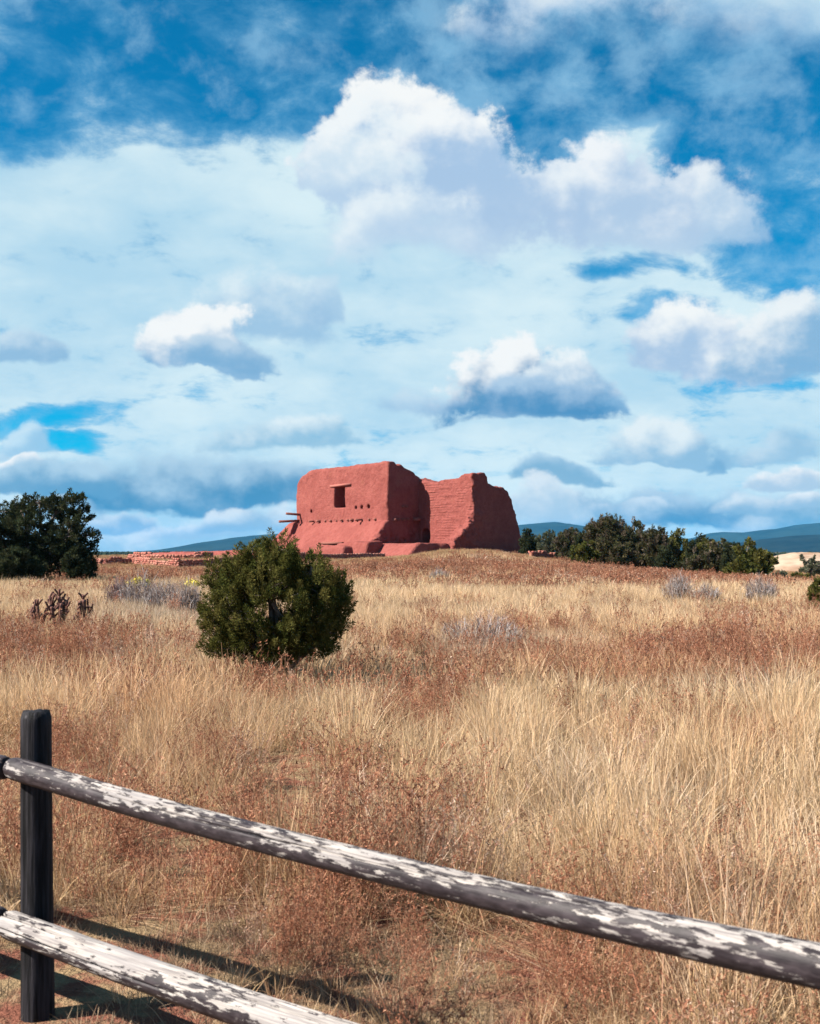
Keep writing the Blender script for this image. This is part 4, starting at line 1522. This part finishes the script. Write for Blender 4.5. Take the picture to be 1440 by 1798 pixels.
def weed_mesh(name, r, nst, h, spread, th, pal, nbr=9, nleaf=7, bushy=0.5):
    """branching dead forb with rusty seed heads"""
    mb = MB()

    def strip(p0, p1, w0, w1, c):
        s = nrm(np.cross(p1 - p0, r.normal(size=3)))
        mb.put([p0 - s * w0, p0 + s * w0, p1 + s * w1, p1 - s * w1], [[0, 1, 2, 3]], None, c)
    for i in range(nst):
        a = r.uniform(0, 6.28)
        q = math.sqrt(r.uniform()) * spread
        p0 = np.array([math.cos(a) * q, math.sin(a) * q, -0.02])
        ln = r.normal(size=2) * 0.22
        hh = h * r.uniform(0.6, 1.15)
        p1 = p0 + np.array([ln[0] * hh, ln[1] * hh, hh])
        c = np.asarray(pal[r.randint(len(pal))]) * r.uniform(0.75, 1.2)
        strip(p0, p1, th, th * 0.4, c * 0.9)
        for k in range(nbr):
            t = r.uniform(0.25, 1.0)
            s = p0 + (p1 - p0) * t
            az = r.uniform(0, 6.28)
            L = h * r.uniform(0.10, 0.30) * (1.25 - t * 0.7)
            e = s + np.array([math.cos(az) * L * bushy, math.sin(az) * L * bushy, L * r.uniform(0.5, 1.0)])
            strip(s, e, th * 0.55, th * 0.3, c)
            for m in range(nleaf):
                u_ = r.uniform(0.2, 1.05)
                b0 = s + (e - s) * u_
                dv = nrm(r.normal(size=3) + np.array([0, 0, 0.5])) * th * r.uniform(5, 11)
                sv = nrm(np.cross(dv, r.normal(size=3))) * th * r.uniform(1.0, 2.2)
                c2 = np.asarray(pal[r.randint(len(pal))]) * r.uniform(0.75, 1.3)
                mb.put([b0 - sv, b0 + sv, b0 + dv], None, [[0, 1, 2]], c2)
    me = mb.mesh(name)
    me.materials.append(M_GRASS)
    return me


STRAW = [(0.545, 0.388, 0.238), (0.595, 0.438, 0.288), (0.495, 0.338, 0.200), (0.625, 0.482, 0.340), (0.445, 0.288, 0.170), (0.530, 0.388, 0.215)]
RUST = [(0.280, 0.118, 0.072), (0.340, 0.165, 0.102), (0.215, 0.086, 0.054), (0.375, 0.212, 0.140)]
GRYT = [(0.405, 0.356, 0.340), (0.340, 0.292, 0.283), (0.454, 0.405, 0.373)]


def lib(name, meshes):
    c = bpy.data.collections.new(name)          # not linked to the scene: only a source of clumps for the scatter
    for i, me in enumerate(meshes):
        c.objects.link(bpy.data.objects.new('%s_%02d' % (name, i), me))
    return c


def scatter(name, label, cat, pts, scl, rot, idx, tint, coll):
    me = bpy.data.meshes.new(name)
    n = len(pts)
    me.vertices.add(n)
    me.vertices.foreach_set('co', np.asarray(pts, np.float32).ravel())
    a = me.attributes.new('rot', 'FLOAT_VECTOR', 'POINT')
    a.data.foreach_set('vector', np.asarray(rot, np.float32).ravel())
    a = me.attributes.new('scl', 'FLOAT_VECTOR', 'POINT')
    a.data.foreach_set('vector', np.asarray(scl, np.float32).ravel())
    a = me.attributes.new('pick', 'INT', 'POINT')
    a.data.foreach_set('value', np.asarray(idx, np.int32))
    a = me.attributes.new('tint', 'FLOAT_COLOR', 'POINT')
    c = np.ones((n, 4), np.float32)
    c[:, :3] = tint
    a.data.foreach_set('color', c.ravel())
    o = add(name, me)
    tag(o, label, cat, kind='stuff')
    ng = bpy.data.node_groups.new(name + '_scatter', 'GeometryNodeTree')
    ng.interface.new_socket('Geometry', in_out='INPUT', socket_type='NodeSocketGeometry')
    ng.interface.new_socket('Geometry', in_out='OUTPUT', socket_type='NodeSocketGeometry')
    N = ng.nodes
    gi, go = N.new('NodeGroupInput'), N.new('NodeGroupOutput')
    iop = N.new('GeometryNodeInstanceOnPoints')
    ci = N.new('GeometryNodeCollectionInfo')
    ci.inputs['Collection'].default_value = coll
    ci.inputs['Separate Children'].default_value = True
    ci.inputs['Reset Children'].default_value = True

    def attr(nm, ty):
        q = N.new('GeometryNodeInputNamedAttribute')
        q.data_type = ty
        q.inputs['Name'].default_value = nm
        return q.outputs[0]
    e2r = N.new('FunctionNodeEulerToRotation')
    L = ng.links
    L.new(gi.outputs[0], iop.inputs['Points'])
    L.new(ci.outputs[0], iop.inputs['Instance'])
    iop.inputs['Pick Instance'].default_value = True
    L.new(attr('pick', 'INT'), iop.inputs['Instance Index'])
    L.new(attr('rot', 'FLOAT_VECTOR'), e2r.inputs[0])
    L.new(e2r.outputs[0], iop.inputs['Rotation'])
    L.new(attr('scl', 'FLOAT_VECTOR'), iop.inputs['Scale'])
    L.new(iop.outputs[0], go.inputs[0])
    md = o.modifiers.new('scatter', 'NODES')
    md.node_group = ng
    return o


def to_px(x, y, z):
    return CX + F_PX * x / y, HY + F_PX * (EYE - z) / y


def patch(px, py, lst):
    w = np.zeros_like(px)
    for cx, cyy, rx, ry, s in lst:
        w = np.maximum(w, s * np.exp(-(((px - cx) / rx) ** 2 + ((py - cyy) / ry) ** 2)))
    return w


RUSTP = [(1180, 1185, 420, 42, 1.0), (1340, 1150, 200, 45, 0.8), (900, 1115, 240, 16, 0.7), (700, 1140, 120, 22, 0.5), (90, 1170, 170, 55, 0.8), (260, 1260, 200, 50, 0.75),
         (340, 1370, 190, 70, 0.6), (740, 1268, 80, 34, 0.7), (620, 1690, 280, 120, 1.0), (330, 1540, 190, 110, 0.95), (140, 1350, 130, 60, 0.6),
         (1130, 1720, 200, 110, 1.0), (900, 1760, 230, 90, 1.0), (1130, 1010, 380, 20, 1.0), (780, 1002, 300, 13, 0.6), (230, 1010, 220, 12, 0.5), (1310, 1350, 55, 38, 0.8),
         (1090, 1340, 60, 34, 0.5), (1400, 1770, 120, 70, 0.9), (280, 1640, 160, 60, 0.7), (60, 1480, 80, 80, 0.7), (480, 1450, 100, 60, 0.4), (640, 1380, 60, 40, 0.35)]
GREYP = [(860, 1155, 110, 24, 0.9), (150, 1420, 70, 40, 0.6), (1225, 1480, 70, 50, 0.5), (1010, 1440, 70, 45, 0.5), (1240, 1725, 90, 70, 0.8), (720, 1560, 80, 40, 0.6), (1400, 1560, 60, 90, 0.4),
         (430, 1160, 200, 20, 0.3), (1300, 1235, 180, 24, 0.5), (270, 1090, 120, 25, 0.6)]
LODGE = [(880, 1560, 190, 60, 1.0), (980, 1470, 120, 50, 0.7), (1180, 1560, 140, 50, 0.7), (700, 1600, 120, 40, 0.7), (560, 1320, 100, 40, 0.3), (1300, 1620, 150, 40, 0.5)]
BARE = [(60, 1720, 260, 120, 1.0), (0, 1620, 130, 60, 0.8), (330, 1700, 120, 40, 0.6), (220, 1780, 300, 40, 0.8)]
PALE = [(900, 1075, 700, 32, 1.0), (300, 1140, 300, 40, 0.4), (1000, 1290, 500, 50, 0.6), (1100, 1420, 400, 80, 0.4)]


def points(r, y0, y1, dens, margin=2.0):
    A = 0.42 * (y1 ** 2 - y0 ** 2) + 2 * margin * (y1 - y0)
    n = int(A * dens)
    y = np.sqrt(r.uniform(y0 ** 2, y1 ** 2, int(n * 1.0)))
    x = r.uniform(-1, 1, n) * (0.42 * y + margin)
    z = gz(x, y)
    px, py = to_px(x, y, z)
    return x, y, z, px, py


def fence_side(x, y):
    """> 0 beyond the fence, < 0 on the path side"""
    return -((x - FA[0]) * FN[0] + (y - FA[1]) * FN[1])


def church_uw(x, y):
    dx_, dy_ = x - C1[0], y - C1[1]
    return dx_ * U[0] + dy_ * U[1], dx_ * W[0] + dy_ * W[1]


def clear_ruin(x, y):
    u_, w_ = church_uw(x, y)
    return ~((u_ > -20) & (u_ < 9.2) & (w_ > -4.4) & (w_ < 13)) & ~((u_ > -47) & (u_ < 0.2) & (w_ > -6.3) & (w_ < -4))


def build_grass():
    r = np.random.RandomState(77)
    near = [tuft_mesh('tuft', r, 46, r.uniform(0.27, 0.46), 0.080, 0.0042, 0.30, 0.75, STRAW, 4) for _ in range(8)]
    near += [tuft_mesh('tuft', r, 46, r.uniform(0.40, 0.55), 0.10, 0.0040, 0.35, 0.9, STRAW, 4, 0.75) for _ in range(4)]
    mid = [tuft_mesh('tuft', r, 66, r.uniform(0.31, 0.46), 0.16, 0.0070, 0.28, 0.6, STRAW, 3) for _ in range(8)]
    far = [tuft_mesh('tuft', r, 110, r.uniform(0.30, 0.42), 0.55, 0.020, 0.30, 0.5, STRAW, 2) for _ in range(8)]
    for nm, lab, ms, bands in (
        ('straw_grass', 'long dry straw coloured grass filling the field near the fence', near, [(1.8, 6.0, 108), (6.0, 11.0, 68)]),
        ('straw_grass', 'dry straw coloured grass across the middle of the field', mid, [(10.5, 20.0, 38), (20, 42.0, 13)]),
        ('straw_grass', 'pale dry grass on the far field and hill slope', far, [(40, 70, 4.2), (70, 160, 2.0)]),
    ):
        coll = lib(nm + str(len(bpy.data.collections)), ms)
        Ps, Sc, Ro, Ix, Ti = [], [], [], [], []
        for y0, y1, dens in bands:
            x, y, z, px, py = points(r, y0, y1, dens)
            n = len(x)
            ru, gr, lo, ba, pa = (patch(px, py, q) for q in (RUSTP, GREYP, LODGE, BARE, PALE))
            n1 = fbm(x / 1.4, y / 1.4, None, 3, 51)
            n2 = fbm(x / 6, y / 6, None, 3, 52)
            keep = r.uniform(0, 1, n) < np.clip(1.05 - 0.62 * ru - 0.3 * gr - 0.9 * ba + (0.75 if y1 <= 11 else 0.45) * n1, 0.02, 1)
            n0 = fbm(x / 0.42, y / 0.42, None, 3, 57) if y1 <= 20 else np.zeros(n)
            if y1 <= 20:
                keep &= r.uniform(size=n) < np.clip(0.60 + 1.15 * n0, 0.06, 1)
            keep &= clear_ruin(x, y)
            fs = fence_side(x, y)
            keep &= fs > 0.12 + 0.2 * r.uniform(size=n)
            keep &= ~((fs < 0.9) & (r.uniform(size=n) < 0.55))
            sc = np.clip(1.0 + 0.16 * n0 + 0.36 * n1 + 0.18 * n2 - 0.25 * ru - 0.35 * ba, 0.35, 1.6) * r.uniform(0.75, 1.2, n)
            sc = sc * np.where(y > 90, 0.55, 1.0) * np.where(fs < 1.2, 0.6, 1)
            rot = np.stack([r.normal(size=n) * 0.09, r.normal(size=n) * 0.09 + 0.05, r.uniform(0, 6.28, n)], -1)
            ix = r.randint(0, 8, n)
            if y1 <= 11:
                ix = np.where(r.uniform(size=n) < 0.14 + 0.8 * lo + 0.25 * np.clip(n2, 0, 1), r.randint(8, 12, n), ix)
            base = np.ones((n, 3))
            base *= (0.95 + 0.10 * n2 + 0.12 * n1)[:, None] * r.uniform(0.82, 1.14, (n, 1))
            base = base * (1 - 0.55 * np.clip(ru, 0, 1)[:, None] * np.array([0.28, 0.52, 0.60]))
            base = base * (1 - gr[:, None] * np.array([0.25, 0.15, -0.10]))
            base = base * (1 + pa[:, None] * np.array([0.10, 0.12, 0.16]))
            base = base * np.where(y > 88, 1.0, 1.0)[:, None]
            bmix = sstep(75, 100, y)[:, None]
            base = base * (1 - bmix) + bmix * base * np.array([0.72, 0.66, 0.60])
            Ps.append(np.stack([x, y, z], -1)[keep])
            wy = np.where(y1 > 40, 1.0, 1.0)
            Sc.append(np.stack([np.sqrt(sc), np.sqrt(sc), sc], -1)[keep])
            Ro.append(rot[keep])
            Ix.append(ix[keep])
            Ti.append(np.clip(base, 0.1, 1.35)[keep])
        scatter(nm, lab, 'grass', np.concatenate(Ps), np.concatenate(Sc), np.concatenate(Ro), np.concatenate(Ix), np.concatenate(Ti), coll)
    # rusty weeds
    wn = [weed_mesh('weed', r, 9, r.uniform(0.34, 0.5), 0.10, 0.0017, RUST, 9, 6, 0.7) for _ in range(7)]
    wm = [weed_mesh('weed', r, 9, r.uniform(0.42, 0.58), 0.16, 0.0032, RUST, 7, 4, 0.5) for _ in range(6)]
    wf = [weed_mesh('weed', r, 22, r.uniform(0.35, 0.5), 0.55, 0.010, RUST, 4, 2, 0.5) for _ in range(5)]
    for nm, lab, ms, bands in (
        ('rust_weeds', 'low rust brown dead weeds between the near grass tufts', wn, [(1.8, 6.0, 46), (6.0, 11.0, 26)]),
        ('rust_weeds', 'rust red weeds standing in bands across the middle field', wm, [(10.5, 20, 16), (20, 42, 6)]),
        ('rust_weeds', 'rust brown weeds on the far slope below the trees', wf, [(40, 70, 4.2), (70, 125, 3.2)]),
    ):
        coll = lib(nm + str(len(bpy.data.collections)), ms)
        Ps, Sc, Ro, Ix, Ti = [], [], [], [], []
        for y0, y1, dens in bands:
            x, y, z, px, py = points(r, y0, y1, dens)
            n = len(x)
            ru, gr, ba = (patch(px, py, q) for q in (RUSTP, GREYP, BARE))
            n1 = fbm(x / 1.1, y / 1.1, None, 3, 151)
            keep = r.uniform(0, 1, n) < np.clip(0.05 + 0.78 * ru + 0.26 * n1 - 0.5 * ba, 0.0, 1)
            keep &= clear_ruin(x, y)
            fs = fence_side(x, y)
            keep &= fs > 0.15
            sc = np.clip(0.95 + 0.25 * n1, 0.4, 1.5) * r.uniform(0.7, 1.2, n) * np.where(y > 85, 0.55, 1) * np.where(y < 4.6, 0.8, 1)
            rot = np.stack([r.normal(size=n) * 0.08, r.normal(size=n) * 0.08 + 0.03, r.uniform(0, 6.28, n)], -1)
            tint = np.ones((n, 3)) * r.uniform(0.8, 1.25, (n, 1))
            tint = tint * np.where((r.uniform(size=n) < 0.07 + 0.6 * gr)[:, None], np.array([1.35, 1.85, 2.2]), 1.0)
            Ps.append(np.stack([x, y, z], -1)[keep])
            Sc.append(np.stack([sc, sc, sc], -1)[keep])
            Ro.append(rot[keep])
            Ix.append(r.randint(0, len(ms), n)[keep])
            Ti.append(tint[keep])
        scatter(nm, lab, 'weeds', np.concatenate(Ps), np.concatenate(Sc), np.concatenate(Ro), np.concatenate(Ix), np.concatenate(Ti), coll)
    # short sparse grass along the fence and on the path side
    sm = [tuft_mesh('tuft', r, 26, r.uniform(0.07, 0.14), 0.07, 0.0034, 0.7, 0.6, [(0.25, 0.17, 0.115), (0.31, 0.23, 0.16), (0.20, 0.13, 0.09), (0.34, 0.25, 0.17)], 2) for _ in range(6)]
    coll = lib('short_grass_src', sm)
    n = 5200
    y = r.uniform(0.9, 7.5, n)
    x = r.uniform(-4.2, 3.5, n)
    n1 = fbm(x / 0.6, y / 0.6, None, 3, 88)
    fs = fence_side(x, y)
    keep = (fs < 1.5) & (r.uniform(size=n) < np.clip(0.5 + 0.7 * n1, 0, 1)) & (np.hypot(x, y) > 0.6)
    x, y = x[keep], y[keep]
    n = len(x)
    sc = r.uniform(0.6, 1.3, n)
    scatter('short_grass', 'sparse short grass on the red soil along the fence foot', 'grass', np.stack([x, y, gz(x, y)], -1), np.stack([sc, sc, sc], -1),
            np.stack([np.zeros(n), np.zeros(n), r.uniform(0, 6.28, n)], -1), r.randint(0, 6, n), r.uniform(0.8, 1.2, (n, 1)) * np.ones((1, 3)), coll)


build_grass()
